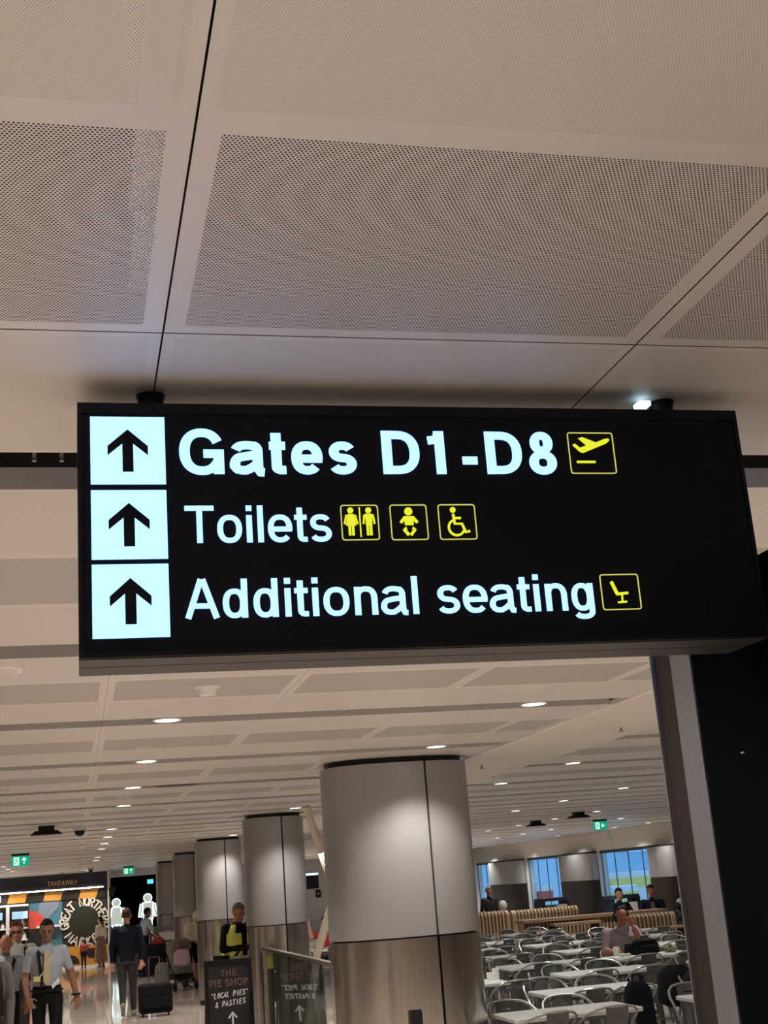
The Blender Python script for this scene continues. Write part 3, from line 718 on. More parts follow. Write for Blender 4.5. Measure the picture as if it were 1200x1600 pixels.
def smoke(t):
    q = MB(); q.cyl((0, 0, -.012), .062, .012, 24); q.obj('base', [M['white']], t, smooth=True); q = MB(); q.cyl((0, 0, -.05), .038, .038, 24, .052); q.obj('sensor_head', [M['white']], t, smooth=True)
dev('smoke_detector', 'white round smoke detector on the ceiling just under the sign', 'detector', (.655, 6.48, ZC), smoke)
def blackbox(t):
    q = MB(); q.bb(-.10, .10, -.08, .08, -.06, 0); q.obj('mount', [M['black']], t)
    q = MB(); q.loft([[Vector((x*s, y*s, z)) for x, y in ((-.2, -.14), (.2, -.14), (.2, .14), (-.2, .14))] for s, z in ((1, -.11), (.7, -.06))]); q.obj('body', [M['black']], t)
for p, l in (((-.33, 17.8, ZC), 'black ceiling projector box over the left walkway'), ((9.59, 27.0, ZC), 'black ceiling box over the dining area, left of two'), ((9.4, 24.0, ZC), 'black ceiling box over the dining area, nearer the exit sign')):
    dev('ceiling_box', l, 'device', p, blackbox, 'black ceiling boxes')
def dome(t):
    q = MB(); q.cyl((0, 0, -.05), .09, .05, 20); q.obj('base', [M['white']], t, smooth=True); q = MB(); q.ell((0, 0, -.06), (.07, .07, .07)); q.obj('dome', [M['black']], t, smooth=True)
dev('dome_camera', 'dark dome security camera over the left walkway', 'camera', (.09, 18.4, ZC), dome, 'ceiling cameras')
dev('dome_camera', 'small dome camera on the ceiling above the food shop', 'camera', (-.34, 43.2, ZC), dome, 'ceiling cameras')
dev('dome_camera', 'round dome camera at the end of the walkway lights', 'camera', (.5, 40.2, ZC), dome, 'ceiling cameras')
def vent(t):
    q = MB(); q.bb(-.19, .19, -.03, .03, -.004, 0); q.obj('frame', [M['plaster']], t)
    for s in (-1, 1): q = MB(); q.bb(-.18, .18, s*.012-.004, s*.012+.004, -.009, -.004); q.obj('slat', [M['plaster']], t)
for p, l in (((-.72, 11.9, ZC), 'slim grey ceiling vent at far left, nearest of its kind'), ((.95, 12.6, ZC), 'slim grey ceiling vent beside the third walkway downlight'), ((-.95, 15.6, ZC), 'slim grey ceiling vent left of the black projector box')):
    dev('ceiling_vent', l, 'vent', p, vent, 'slim ceiling vents')
def spr(t):
    q = MB(); q.cyl((0, 0, -.006), .03, .006, 16); q.obj('rose', [M['white']], t); q = MB(); q.cyl((0, 0, -.035), .008, .03, 10); q.cyl((0, 0, -.038), .022, .004, 14); q.obj('nozzle', [M['grey']], t)
for p, l in (((4.02, 9.2, ZC-.012), 'small sprinkler head in the plain ceiling strip, nearer one'), ((3.75, 11.9, ZC-.012), 'small sprinkler head in the plain ceiling strip above the column')):
    dev('sprinkler_head', l, 'sprinkler', p, spr, 'ceiling sprinklers')

# ------------------------------------------------------------------ food shop at the end of the walkway
shop = thing('shop_front', 'food shop front with navy fascia, painted mural and Great Northern Market lettering', 'shop', (0, 44, 0))
def sb(name, x0, x1, y0, y1, z0, z1, m, **k):
    q = MB(); q.bb(x0, x1, y0, y1, z0, z1); return q.obj(name, [M[m]], shop, **k)
sb('fascia', -6.4, 1.06, -.10, .4, 2.36, 2.86, 'fascia')
sb('fascia_cap', -6.4, 1.06, -.14, .4, 2.86, 2.895, 'white')
sb('light_strip', -6.4, .93, -.13, -.10, 2.365, 2.40, 'shopstrip')
sb('back_wall', -6.4, 1.06, .10, .3, 0, 2.36, 'mgreen')
sb('end_trim', 1.062, 1.098, -.12, .4, 0, 2.895, 'white')
for i in range(9):
    x = -3.57+i*.545; sh = -.08
    q = MB(); q.prism_xz([(x+sh, 2.07), (x+sh+.535, 2.07), (x+.535, 2.345), (x, 2.345)], .03, .10)
    q.obj('mural_check', [M['orange' if i % 2 == 1 else 'mblack']], shop)
for i, x in enumerate((-1.76, -.67, .42)): pass
sb('mural_field', -1.36, -.345, .075, .098, .60, 2.06, 'mteal', label='teal painted field of the mural')
q = MB(); q.prism_xz([(-1.02, 2.06), (-.42, 2.06), (-.46, 1.86), (-.62, 1.70), (-.80, 1.52), (-1.10, 1.72)], .06, .075); q.obj('mural_shape', [M['mgrey']], shop, label='grey-blue painted shape')
q = MB(); q.prism_xz([(-1.36, 1.27)]+[(-1.36+.55*math.cos(a), 1.27+.55*math.sin(a)) for a in [i*PI/24 for i in range(13)]], .055, .074); q.obj('mural_shape', [M['mred']], shop, label='red painted quarter circle')
q = MB(); q.prism_xz([(-1.02+.24*math.cos(i*PI/12), 1.02+.24*math.sin(i*PI/12)) for i in range(13)], .05, .073); q.obj('mural_shape', [M['mblack']], shop, label='black painted half circle')
sb('text_panel', -.345, 1.05, .07, .099, .645, 2.07, 'mgreen', label='dark green panel behind the round lettering')
q = MB(); q.prism_xz([(.335+.50*math.cos(2*PI*i/28), 1.36+.50*math.sin(2*PI*i/28)) for i in range(28)], .055, .07); q.obj('mural_disc', [M['mgreen']], shop)
sb('lower_panel', -2.0, 1.05, .05, .099, .06, .645, 'orange', label='orange painted lower wall')
sb('skirting', -2.0, 1.05, .03, .099, 0, .06, 'white')
for x, r in ((-.09, .27), (.62, .30)):
    q = MB(); z = .12 if x < 0 else .55
    q.prism_xz([(x+r*math.cos(a), z+r*math.sin(a)) for a in ([i*PI/12 for i in range(13)] if x < 0 else [PI+i*PI/12 for i in range(13)])], .035, .05); q.obj('mural_dot', [M['mblack']], shop)
sb('shelf_ledge', -1.12, -.36, -.10, .05, 1.28, 1.34, 'white', label='white lit ledge'); sb('counter_front', -1.36, -.9, -.05, .05, .06, 1.27, 'mblack')
# round lettering
q = MB(); RC = (.335, 1.36)
def on_ring(ch, a, top, size=.275, wd=.05):
    a = math.radians(a); rad = .62
    def fn(u, v):
        u = (u-.5)*size*.60; v = (v-.5)*size
        if top: r = rad+v; th = a-u/rad
        else: r = rad-v; th = a+u/rad
        return RC[0]+r*math.cos(th), RC[1]+r*math.sin(th)
    brush(q, ch, wd, .055, .02, fn)
for i, ch in enumerate('GREAT NORTHERN'): on_ring(ch, 190-i*15.4, True)
for i, ch in enumerate('MARKET'): on_ring(ch, 222+i*20.5, False)
q.obj('round_lettering', [M['mletter']], shop, label='brushed words GREAT NORTHERN MARKET set in a ring')
text_obj('fascia_letters', 'TAKEAWAY', -.80, .13, 2.515, .14, -.118, M['gold'], shop, w=.2, depth=.03, label='gold raised word TAKEAWAY')
# fridge shelves and menu screens at the far left of the shop
sb('shelf_bay', -3.8, -1.37, -.02, .099, .06, 2.06, 'mblack')
for i, z in enumerate((.6, .95, 1.3)): sb('shelf', -3.8, -1.38, -.30, -.02, z, z+.04, 'white')
sb('canopy_edge', -3.8, -1.37, -.30, -.02, 1.98, 2.03, 'litwarm')
for x in (-2.62, -1.86): sb('menu_screen', x, x+.47, -.06, -.02, 1.60, 1.82, 'screen')
sb('menu_screen', -2.5, -2.2, -.06, -.02, 2.12, 2.32, 'screen')
sb('shop_post', -2.03, -1.93, -.32, -.22, 0, 1.98, 'white')
random.seed(3)
for z in (.64, .99, 1.34):
    x = -3.0; n = 0
    while x < -1.5:
        wd_ = random.uniform(.09, .16); h_ = random.uniform(.12, .24); c = random.choice(['red', 'orange', 'paper', 'mteal', 'wood', 'grey'])
        q = MB(); q.cyl((0, 0, 0), wd_*.42, h_*.7, 10); q.cyl((0, 0, h_*.7), wd_*.2, h_*.3, 8)
        tag(q.obj('packaged_item', [M[c]], loc=(x+wd_/2, 43.82, z+.001)), f'small {dict(red="red", orange="orange", paper="white", mteal="teal", wood="brown", grey="grey")[c]} packaged food, {ordn(n)} from left on the {["lower", "middle", "upper"][int((z-.6)/.34)]} shop shelf', 'food', 'packaged food on the shop shelves')
        x += wd_+.03; n += 1

# ------------------------------------------------------------------ washroom figures
def figure(x, z0, label, woman, h=1.30):
    t = thing('washroom_figure', label, 'sign', (x, 46.376, z0), 0, 'lit washroom figures')
    s = h/1.30
    outs = {}
    def fig(b, e, y0, y1):
        disc(b, 0, 1.14*s, .13*s+e, y0, y1)
        if woman: b.prism_xz([(-.13*s-e, .99*s+e), (.13*s+e, .99*s+e), (.24*s+e, .42*s-e), (-.24*s-e, .42*s-e)], y0, y1)
        else: b.prism_xz([(-.17*s-e, .99*s+e), (.17*s+e, .99*s+e), (.15*s+e, .46*s-e), (-.15*s-e, .46*s-e)], y0, y1)
        for q in (-1, 1):
            bar(b, [(q*.20*s, .94*s+e), (q*.27*s, .55*s-e)], .085*s+2*e, y0, y1)
            bar(b, [(q*.075*s, .46*s), (q*.075*s, .02*s-e)], .10*s+2*e, y0, y1)
    q = MB(); fig(q, .022, 0, .02); q.obj('lit_outline', [M['litfig']], t)
    q = MB(); fig(q, -.012, -.006, .0); q.obj('infill', [M['figgrey']], t)
figure(1.40, .72, 'white lit outline figure of a woman on the black washroom wall', True, 1.30)
figure(2.44, .80, 'white lit outline figure of a man on the black washroom wall', False, 1.30)
q = MB(); q.bb(-.10, .10, -.02, .02, -.07, .07); tag(q.obj('lit_room_sign', [M['litcyan']], loc=(2.54, 46.398, 2.47)), 'small cyan lit sign high on the black washroom wall', 'sign')

# ------------------------------------------------------------------ board, balustrade, barrier post, leaning lamp
bt = thing('menu_board', 'black A-frame board advertising The Pie Shop with white arrow', 'board', (1.915, 17.50, 0), 0)
TL = .10
def bp(x, z, y=0.):  # face leans back
    return (x, y+(z)*TL, z)
def lean_box(b, x0, x1, z0, z1, t0, t1):
    vs = [(x, y+z*TL, z) for z in (z0, z1) for y in (t0, t1) for x in (x0, x1)]
    b.faces(vs, [(0, 2, 3, 1), (4, 5, 7, 6), (0, 1, 5, 4), (2, 6, 7, 3), (0, 4, 6, 2), (1, 3, 7, 5)])
b = MB(); lean_box(b, -.255, .255, .10, 1.02, .004, .02); b.obj('panel', [M['board']], bt)
b = MB()
for x0, x1, z0, z1 in ((-.305, .305, 1.02, 1.085), (-.305, .305, .03, .10), (-.305, -.255, .10, 1.02), (.255, .305, .10, 1.02)): lean_box(b, x0, x1, z0, z1, -.006, .026)
b.obj('frame', [M['black']], bt)
b = MB()
for s in (-1, 1): b.tube([(s*.28, .13, 1.03), (s*.28, .42, .02)], .014, 6)
b.obj('rear_leg', [M['black']], bt)
for s in (-.27, .27): b = MB(); b.bb(s-.03, s+.03, -.03, .08, 0, .03); b.obj('foot', [M['black']], bt)
def lean(o):
    a = np.empty(len(o.data.vertices)*3); o.data.vertices.foreach_get('co', a); a = a.reshape(-1, 3)
    a[:, 1] += a[:, 2]*TL; o.data.vertices.foreach_set('co', a.ravel()); o.data.update()
def leanw(os_):
    for o in os_: lean(o)
leanw(text_obj('lettering', 'THE', -.105, .115, .885, .075, -.0006, M['copper'], bt, w=.2, depth=.004, label='dusky words THE PIE SHOP'))
leanw(text_obj('lettering', 'PIE SHOP', -.245, .25, .765, .085, -.0006, M['copper'], bt, w=.2, depth=.004, label='dusky words PIE SHOP'))
def hand(txt, x0, x1, z, h, rise):
    q = MB(); n = len(txt); st = (x1-x0)/n
    for i, ch in enumerate(txt):
        brush(q, ch, .013, .003, .004, lambda u, v, i=i: (x0+st*(i+.06+u*.80)+v*.012, z+rise*i/n+v*h))
    lean(q.obj('lettering', [M['chalk']], bt, label='white handwritten words '+txt.replace('"', '').title()))
hand('"LOCAL PIES"', -.235, .245, .625, .062, .03); hand('& PASTIES', -.185, .205, .52, .062, .03)
q = MB(); ribbon(q, [(.03, .27), (.035, .44)], .022, .003, .004); ribbon(q, [(-.02, .385), (.035, .45), (.085, .385)], .022, .003, .004); lean(q.obj('lettering', [M['chalk']], bt, label='white handwritten up arrow'))

bl = thing('glass_balustrade', 'glass balustrade with steel handrail running behind the nearest column', 'balustrade', (2.38, 0, 0))
b = MB(); b.bb(-.028, .028, 11.66, 17.50, 1.165, 1.20); b.obj('handrail', [M['rail']], bl)
b = MB(); b.bb(-.028, .028, 17.43, 17.50, 0, 1.165); b.obj('post', [M['rail']], bl)
b = MB(); b.bb(-.028, .028, 11.66, 11.71, 0, 1.165); b.obj('post', [M['rail']], bl)
b = MB(); b.bb(-.035, .035, 11.72, 17.42, 0, .06); b.obj('base_shoe', [M['rail']], bl)
for i in range(5):
    y0 = 11.74+i*1.136; b = MB(); b.bb(-.006, .006, y0, y0+1.124, .06, 1.165); b.obj('pane', [M['glass']], bl)

st = thing('barrier_post', 'black retractable barrier post in front of the nearest column', 'barrier', (2.19, 8.9, 0))
b = MB(); b.cyl((0, 0, 0), .17, .02, 24, .15); b.obj('base', [M['black']], st, smooth=True)
b = MB(); b.cyl((0, 0, .02), .028, .92, 16); b.obj('pole', [M['navy']], st, smooth=True)
b = MB(); b.box((0, 0, 1.01), (.078, .078, .10)); b.cyl((0, 0, 1.06), .042, .012, 16); b.obj('belt_head', [M['black']], st)

lt = thing('leaning_lamp', 'tall jointed cream pole lamp leaning behind the nearest column', 'lamp', (2.95, 16.4, 0))
b = MB(); b.tube([(-.17, -.30, 2.85), (.10, -.10, 2.05)], [.045, .05], 14); b.obj('upper_arm', [M['cream']], lt, smooth=True)
b = MB(); b.tube([(.015, -.163, 2.30), (.10, -.10, 2.06)], [.049, .053], 12); b.obj('lit_sleeve', [M['litwarm']], lt, smooth=True)
b = MB(); b.ell((.17, 0, 1.76), (.07, .07, .13)); b.tube([(.12, -.03, 1.95), (.19, 0, 1.75), (.16, .02, 1.60)], [.02, .05, .03], 10); b.obj('joint', [M['cream']], lt, smooth=True)
b = MB(); b.tube([(.17, 0, 1.75), (-.02, .35, 1.10), (-.16, .70, .05)], [.055, .05, .045], 14); b.obj('lower_arm', [M['cream']], lt, smooth=True)
b = MB(); b.cyl((-.16, .70, 0), .05, .05, 24); b.obj('base', [M['cream']], lt, smooth=True)

# ------------------------------------------------------------------ cafe chairs and tables
def make_chair():
    t = thing('cafe_chair', 'grey metal cafe armchair', 'chair')
    q = MB(); R = []
    for z, e in ((.435, .015), (.452, .0), (.458, .012)):
        R.append([Vector((x, y, z)) for x, y in ((-.17+e, -.19+e), (.17-e, -.19+e), (.195-e, -.15), (.185-e, .15), (.15-e, .18-e), (-.15+e, .18-e), (-.185+e, .15), (-.195+e, -.15))])
    q.loft(R); q.obj('seat', [M['chairgrey']], t)
    q = MB(); n = 5
    def sp(u, v): return (u*(.075+.022*v), .165+.062*v+.012*(abs(u)**2), .455+.35*v)
    vs = []; fs = []
    rows = [0, .2, .45, .7, .80, .832, 1.0]
    for off in (0, .006):
        for v in rows:
            for i in range(n): p = sp(-1+2*i/(n-1), v); vs.append((p[0], p[1]+off, p[2]))
    N = len(rows)*n
    for o in (0, N):
        for r in range(len(rows)-1):
            for i in range(n-1):
                if r == 4 and i in (1, 2): continue      # hand slot
                a = o+r*n+i; fs.append((a, a+1, a+n+1, a+n))
    for r in range(len(rows)-1):
        for i in (0, n-1): a = r*n+i; fs.append((a, a+n, N+a+n, N+a))
    q.faces(vs, fs); q.obj('backrest', [M['chairgrey']], t)
    q = MB(); half = [(.215, -.165, .43), (.235, -.13, .56), (.243, -.05, .655), (.235, .06, .715), (.205, .15, .765), (.155, .205, .795), (.085, .228, .808), (0, .234, .812)]
    q.tube([(-x, y, z) for x, y, z in half]+[p for p in reversed(half[:-1])], .0115, 6); q.obj('back_tube', [M['chairtube']], t, smooth=True)
    for sx in (-1, 1):
        for y0, y1 in ((-.165, -.215), (.15, .225)):
            q = MB(); q.tube([(sx*.17, y0, .445), (sx*.215, y1, .0)], [.024, .013], 6); q.obj('leg', [M['chairgrey']], t)
    q = MB(); q.tube([(-.19, -.18, .24), (.19, .18, .24)], .006, 5); q.tube([(.19, -.18, .24), (-.19, .18, .24)], .006, 5); q.obj('brace', [M['chairgrey']], t)
    return t
def make_table():
    t = thing('cafe_table', 'white topped cafe table', 'table')
    q = MB(); R = []
    for z, e in ((.715, .01), (.72, 0), (.744, 0), (.75, .006)): R.append([Vector((x, z and y, z)) for x, y in rrect(-.56+e, .56-e, -.325+e, .325-e, .03)])
    q.loft(R); q.obj('tabletop', [M['tabletop']], t)
    for sx in (-1, 1):
        for sy in (-1, 1): q = MB(); q.tube([(sx*.47, sy*.25, .714), (sx*.50, sy*.28, 0)], [.028, .016], 6); q.obj('leg', [M['tableleg']], t)
    q = MB(); q.bb(-.48, .48, -.26, .26, .68, .714); q.obj('under_frame', [M['tableleg']], t)
    return t
CH0, TB0 = make_chair(), make_table(); used = {'c': False, 't': False}
def put(kind, x, y, rz, label):
    base = CH0 if kind == 'c' else TB0; g = 'grey metal cafe chairs' if kind == 'c' else 'white cafe tables'
    if not used[kind]:
        used[kind] = True; base.location = (x, y, 0); base.rotation_euler = (0, 0, rz); base['label'] = label; base['group'] = g; return base
    return dup(base, (x, y, 0), rz, label, g)
random.seed(11)
ROWS = [[(3.46, 10.70, 11.35), (5.12, 10.62, 11.27)], [(4.36, 12.39, 13.04), (6.03, 12.3, 12.95)], [(3.52, 14.37, 15.02), (5.31, 14.36, 15.01), (6.98, 14.3, 14.95)],
        [(5.25, 16.25, 16.9), (6.62, 16.1, 16.75), (8.2, 16.1, 16.75)], [(5.12, 18.35, 19.0), (6.73, 18.25, 18.9), (7.98, 18.1, 18.75)], [(5.55, 20.38, 21.03), (7.0, 20.35, 21.0), (8.3, 20.3, 20.95)],
        [(6.25, 22.35, 23.0), (7.55, 22.3, 22.95), (8.95, 22.2, 22.85)], [(6.6, 24.55, 25.2), (7.95, 24.5, 25.15)]]
RN = ['first', 'second', 'third', 'fourth', 'fifth', 'sixth', 'seventh', 'eighth']
TN = ['left', 'middle', 'right']
SKIP = {(1, 0, 'n', 1): None}
for r, row in enumerate(ROWS):
    for ti, (x0, y0, y1) in enumerate(row):
        tn = ('left', 'right')[ti] if len(row) == 2 else TN[ti]
        put('t', x0+.56, (y0+y1)/2, 0, f'white topped cafe table, {tn} one in the {RN[r]} row from the front')
        for side in 'nf':
            for c in (0, 1):
                x = x0+.27+.56*c+random.uniform(-.05, .05); jy = random.uniform(-.05, .06); a = random.uniform(-.10, .10)
                if r == 0 and ti == 0 and side == 'n': x = (3.68, 4.20)[c]; jy = 0
                if r == 0 and ti == 0 and side == 'f': x = (3.70, 4.22)[c]; jy = -.02
                if r == 1 and ti == 0 and side == 'n': x = (4.66, 5.10)[c]; jy = (0, -.03)[c]; a = 0
                if r == 2 and ti == 0 and side == 'n' and c == 1: x, jy = 4.50, .28
                if r == 1 and ti == 0 and side == 'f': x = (4.74, 5.20)[c]; jy = (.30, .0)[c]
                if r == 3 and ti == 1 and side == 'f': continue   # the man with headphones sits here on his own chair below
                if side == 'n': put('c', x, y0-.03-jy-(.07, .17, .17)[min(r, 2)], PI+a, f'grey metal chair seen from behind, {("left", "right")[c]} seat at the {tn} table, {RN[r]} row')
                else: put('c', x, y1+.06+jy+(.07, .10, .15)[min(r, 2)], a, f'grey metal chair facing us, {("left", "right")[c]} seat beyond the {tn} table, {RN[r]} row')
man_chair = put('c', 7.13, 17.28, 0, 'grey metal chair under the seated man with headphones')
for i, (x, y) in enumerate([(4.35, 25.3), (5.05, 27.6)]):
    put('t', x+.56, y+.3, 0, f'white topped cafe table seen between the columns, {("nearer", "farther")[i]} one')
    if i == 0: put('c', 4.80, 26.36, 0, 'grey metal chair under the person in the red T-shirt')
    put('c', x+.3, y-.2, PI, f'grey metal chair seen between the columns, left of the {("nearer", "farther")[i]} table')
    put('c', x+.85, y-.2, PI, f'grey metal chair seen between the columns, right of the {("nearer", "farther")[i]} table')

# things on the tables
q = MB(); q.cyl((0, 0, 0), .034, .10, 18, .045); t = thing('coffee_cup', 'white takeaway coffee cup with lid before the man with headphones', 'cup', (6.78, 16.52, .751)); q.obj('cup', [M['paper']], t, smooth=True)
q = MB(); q.cyl((0, 0, .10), .045, .012, 18, .042); q.cyl((0, 0, .112), .036, .012, 18); q.obj('lid', [M['white']], t, smooth=True); q = MB(); q.cyl((0, 0, .035), .0365, .035, 18, .0405); q.obj('sleeve', [M['brownfab']], t)
t = thing('tablet', 'black tablet propped upright on the table before the man with headphones', 'tablet', (7.0, 16.50, .751)); q = MB(); q.box((0, 0, .075), (.23, .010, .15), rot=(.25, 0, 0)); q.obj('case', [M['black']], t); q = MB(); q.box((0, -.03, .06), (.10, .005, .12), rot=(-.4, 0, 0)); q.obj('stand', [M['black']], t)
t = thing('food_tray', 'pale tray with a torn wrapper beside the coffee cup', 'tray', (6.80, 16.30, .751)); q = MB(); q.bb(-.17, .17, -.11, .11, 0, .012); q.obj('tray', [M['paper']], t); q = MB()
for dx, dy, rr in ((-.03, .02, .05), (.04, -.01, .04), (.0, .05, .035)): q.ell((dx, dy, .03), (rr, rr*.8, .025), 7, 5)
q.obj('wrapper', [M['cream']], t)
def soft_bag(name, label, cat, loc, sx, sy, sz, m, rz=0., handles=True, rest=True):
    t = thing(name, label, cat, loc, rz)
    rings = []
    for i in range(9):
        v = i/8; k = (1-(abs(2*v-1))**3.2)**.5*.25+.75 if 0 < v < 1 else .55
        rings.append([Vector((*[p*s*k for p, s in zip(sup(2*PI*j/20, 1, 1, 3.2), (sx/2*(1-.18*v), sy/2*(1-.25*v)))], v*sz)) for j in range(20)])
    q = MB(); q.loft(rings); q.obj('body', [M[m]], t, smooth=True)
    q = MB(); R = [[Vector((p.x*.72, -sy/2*1.02+p.y*.35-.01, .06*sz+p.z*.55)) for p in r] for r in rings]; q.loft(R); q.obj('front_pocket', [M[m]], t, smooth=True)
    if handles:
        q = MB(); q.tube([(-sx*.14, 0, sz*.96), (-sx*.12, 0, sz*1.10), (sx*.12, 0, sz*1.10), (sx*.14, 0, sz*.96)], .012, 6); q.obj('handle', [M['black']], t)
    return t
soft_bag('backpack', 'black holdall lying on the table right of the man with headphones', 'bag', (7.16, 16.46, .751), .38, .24, .20, 'blackfab')
q = MB()
for dx, dz, rr in ((-.05, .04, .05), (.05, .045, .05), (0, .08, .035), (.02, .03, .06)): q.ell((dx, 0, dz), (rr, rr, rr*.8), 8, 6)
tag(q.obj('crumpled_bag', [M['green']], smooth=True, loc=(7.52, 16.5, .751)), 'crumpled dull green bag at the right end of the holdall', 'bag')
for o in bpy.data.objects:
    if o.name == 'crumpled_bag': o.data.materials[0] = mat('olive_wrap', (.20, .21, .10), .6, var=.3)
t = soft_bag('backpack', 'large navy backpack hung on a chair of the second row', 'bag', (5.06, 11.93, .33), .30, .20, .52, 'navyfab', 0)
t = soft_bag('backpack', 'big black backpack hung on a chair at the right by the steel post', 'bag', (5.76, 12.10, .38), .36, .22, .50, 'blackfab', 0)
t = soft_bag('backpack', 'dark coat bundled over a chair behind the big black backpack', 'coat', (6.05, 13.24, .45), .44, .2, .40, 'blackfab', 0, handles=False)
q = MB(); q.box((0, 0, .04), (.09, .06, .08)); q.box((.06, .02, .06), (.06, .06, .12)); tag(q.obj('napkin_holder', [M['paper']], loc=(4.55, 14.8, .751)), 'white napkin stack on the left table of the third row', 'napkins')

# ------------------------------------------------------------------ booths, counter, bins by the windows
def booth(x0, x1, y, zt, label, depth=.62):
    L_ = x1-x0; t = thing('striped_booth', label, 'bench', ((x0+x1)/2, y, 0), 0, 'striped booths')
    prof = [(.0, .36), (.0, zt-.10)]+[(.11+.11*math.cos(a), zt-.10+.10*math.sin(a)) for a in [PI-i*PI/6 for i in range(7)]]+[(.22, .36)]
    q = MB(); h = L_/2
    q.loft([[Vector((-h, yy, zz)) for yy, zz in prof], [Vector((h, yy, zz)) for yy, zz in prof]]); q.obj('backrest', [M['stripe']], t)
    q = MB(); q.bb(-h, h, .22, depth+.22, .36, .48); q.obj('seat', [M['stripe']], t)
    q = MB(); q.bb(-h, h, .0, depth+.2, .0, .358); q.obj('base', [M['wood']], t)
    for s in (-1, 1):
        q = MB(); q.loft([[Vector((s*h, yy, zz)) for yy, zz in prof], [Vector((s*(h+.05), yy, zz)) for yy, zz in prof]]); q.obj('end_cap', [M['tan']], t)
booth(8.72, 9.40, 29.0, 1.08, 'striped booth at far left of the dining area, short one by the nearest column')
booth(9.58, 11.05, 29.0, 1.06, 'long striped booth below the middle blue window')
booth(9.95, 10.85, 23.5, .97, 'striped booth right of the man with headphones')
booth(11.02, 11.9, 22.6, .95, 'striped booth at far right by the steel post')
ct = thing('wood_counter', 'long oak counter crossing the dining area behind the cafe tables', 'counter', (0, 0, 0))
q = MB(); q.bb(8.75, 11.9, 26.0, 26.5, .88, .94); q.obj('counter_top', [M['wood']], ct)
q = MB(); q.bb(9.25, 10.25, 25.55, 25.9, .79, .84); q.obj('lower_ledge', [M['wood']], ct)
q = MB(); q.bb(9.30, 10.2, 25.6, 25.9, .60, .64); q.obj('shelf', [M['wood']], ct)
for x in (9.30, 10.2): q = MB(); q.bb(x-.02, x+.02, 25.6, 26.0, 0, .79); q.obj('leg', [M['black']], ct)
q = MB(); q.bb(8.8, 11.85, 26.1, 26.4, 0, .88); q.obj('base_panel', [M['stripe']], ct)
for i, x in enumerate((10.25, )):
    t = thing('side_table', 'small square oak table in front of the striped booth', 'table', (10.62, 23.1, 0)); q = MB(); q.bb(-.27, .27, -.2, .2, .70, .735); q.obj('tabletop', [M['wood']], t); q = MB(); q.cyl((0, 0, .02), .03, .68, 12); q.obj('pedestal', [M['black']], t); q = MB(); q.cyl((0, 0, 0), .18, .02, 20); q.obj('base', [M['black']], t)
def bins(loc, label):
    t = thing('recycling_station', label, 'bin', loc, .35)
    for x in (-.42, .42): q = MB(); q.bb(x-.03, x+.03, -.2, .2, 0, 1.08); q.obj('frame_post', [M['navy']], t)
    q = MB(); q.loft([[Vector((x, y, z)) for x, y in rrect(-.47+e, .47-e, -.24, .24, .1)] for z, e in ((1.08, 0), (1.16, .03))]); q.obj('canopy', [M['navy']], t)
    q = MB(); q.bb(-.36, -.02, -.18, .18, .05, .98); q.obj('green_bin', [M['green']], t)
    q = MB(); q.bb(.02, .36, -.18, .18, .05, .98); q.obj('white_bin', [M['white']], t)
bins((12.3, 34.0, 0), 'recycling station with green and white bins below the middle window')
bins((13.0, 31.0, 0), 'recycling station with navy canopy behind the two people at the counter')

# wall items seen between the columns
t = thing('wall_screen', 'black wall screen seen in the gap beside the nearest column', 'screen', (9.06, 52.96, 2.12)); q = MB(); q.bb(-.42, .42, -.03, .03, -.30, .30); q.obj('panel', [M['black']], t); q = MB(); q.bb(-.42, .42, -.036, -.03, .22, .30); q.obj('lit_bar', [M['litcool']], t)
t = thing('wall_picture', 'small black framed picture under the wall screen', 'picture', (9.45, 52.97, 1.62)); q = MB(); q.bb(-.10, .10, -.02, .02, -.15, .15); q.obj('frame', [M['black']], t); q = MB(); q.ell((0, -.02, 0), (.03, .008, .035)); q.obj('motif', [M['paper']], t)

# ------------------------------------------------------------------ luggage
def suitcase(loc, rz, label, sx, sy, sz, m, pull=.45, tilt=0.):
    t = thing('suitcase', label, 'suitcase', loc, rz); t.rotation_euler = (tilt, 0, rz)
    q = MB(); rings = []
    for z, e in ((.05, .03), (.08, .0), (sz-.03, .0), (sz, .035)): rings.append([Vector((x, y, z)) for x, y in rrect(-sx/2+e, sx/2-e, -sy/2+e, sy/2-e, .05)])
    q.loft(rings); q.obj('body', [M[m]], t, smooth=True)
    q = MB(); q.loft([[Vector((x, y-sy/2-.02, z)) for x, y in rrect(-sx/2+.05, sx/2-.05, -.02, .02, .015)] for z in (.14, sz*.62)]); q.obj('front_pocket', [M[m]], t)
    for s in (-1, 1):
        q = MB(); q.tube([(s*sx*.38-.012, 0, .035), (s*sx*.38+.012, 0, .035)], .035, 10); q.obj('wheel', [M['black']], t)
        if pull: q = MB(); q.tube([(s*.09, sy*.35, sz), (s*.09, sy*.35, sz+pull)], .009, 6); q.obj('pull_rod', [M['rail']], t)
    if pull: q = MB(); q.tube([(-.10, sy*.35, sz+pull), (.10, sy*.35, sz+pull)], .014, 6); q.obj('pull_handle', [M['black']], t)
    return t
suitcase((1.34, 23.72, 0), .06, 'black carry-on suitcase pulled by the man in the navy jumper', .56, .26, .52, 'blackfab', .42)
suitcase((2.02, 35.3, 0), .25, 'tall black suitcase pushed by the man in the pale blue shirt', .50, .32, .80, 'blackfab', 0)
t = thing('baggage_trolley', 'baggage trolley with white advert panel beside the black washroom wall', 'trolley', (2.36, 37.6, 0), 0)
q = MB(); q.bb(-.36, .36, -.30, .30, .14, .18); q.obj('deck', [M['grey']], t)
q = MB(); q.bb(-.30, .34, -.035, .0, .30, 1.0); pn = q.obj('advert_panel', [M['paper']], t)
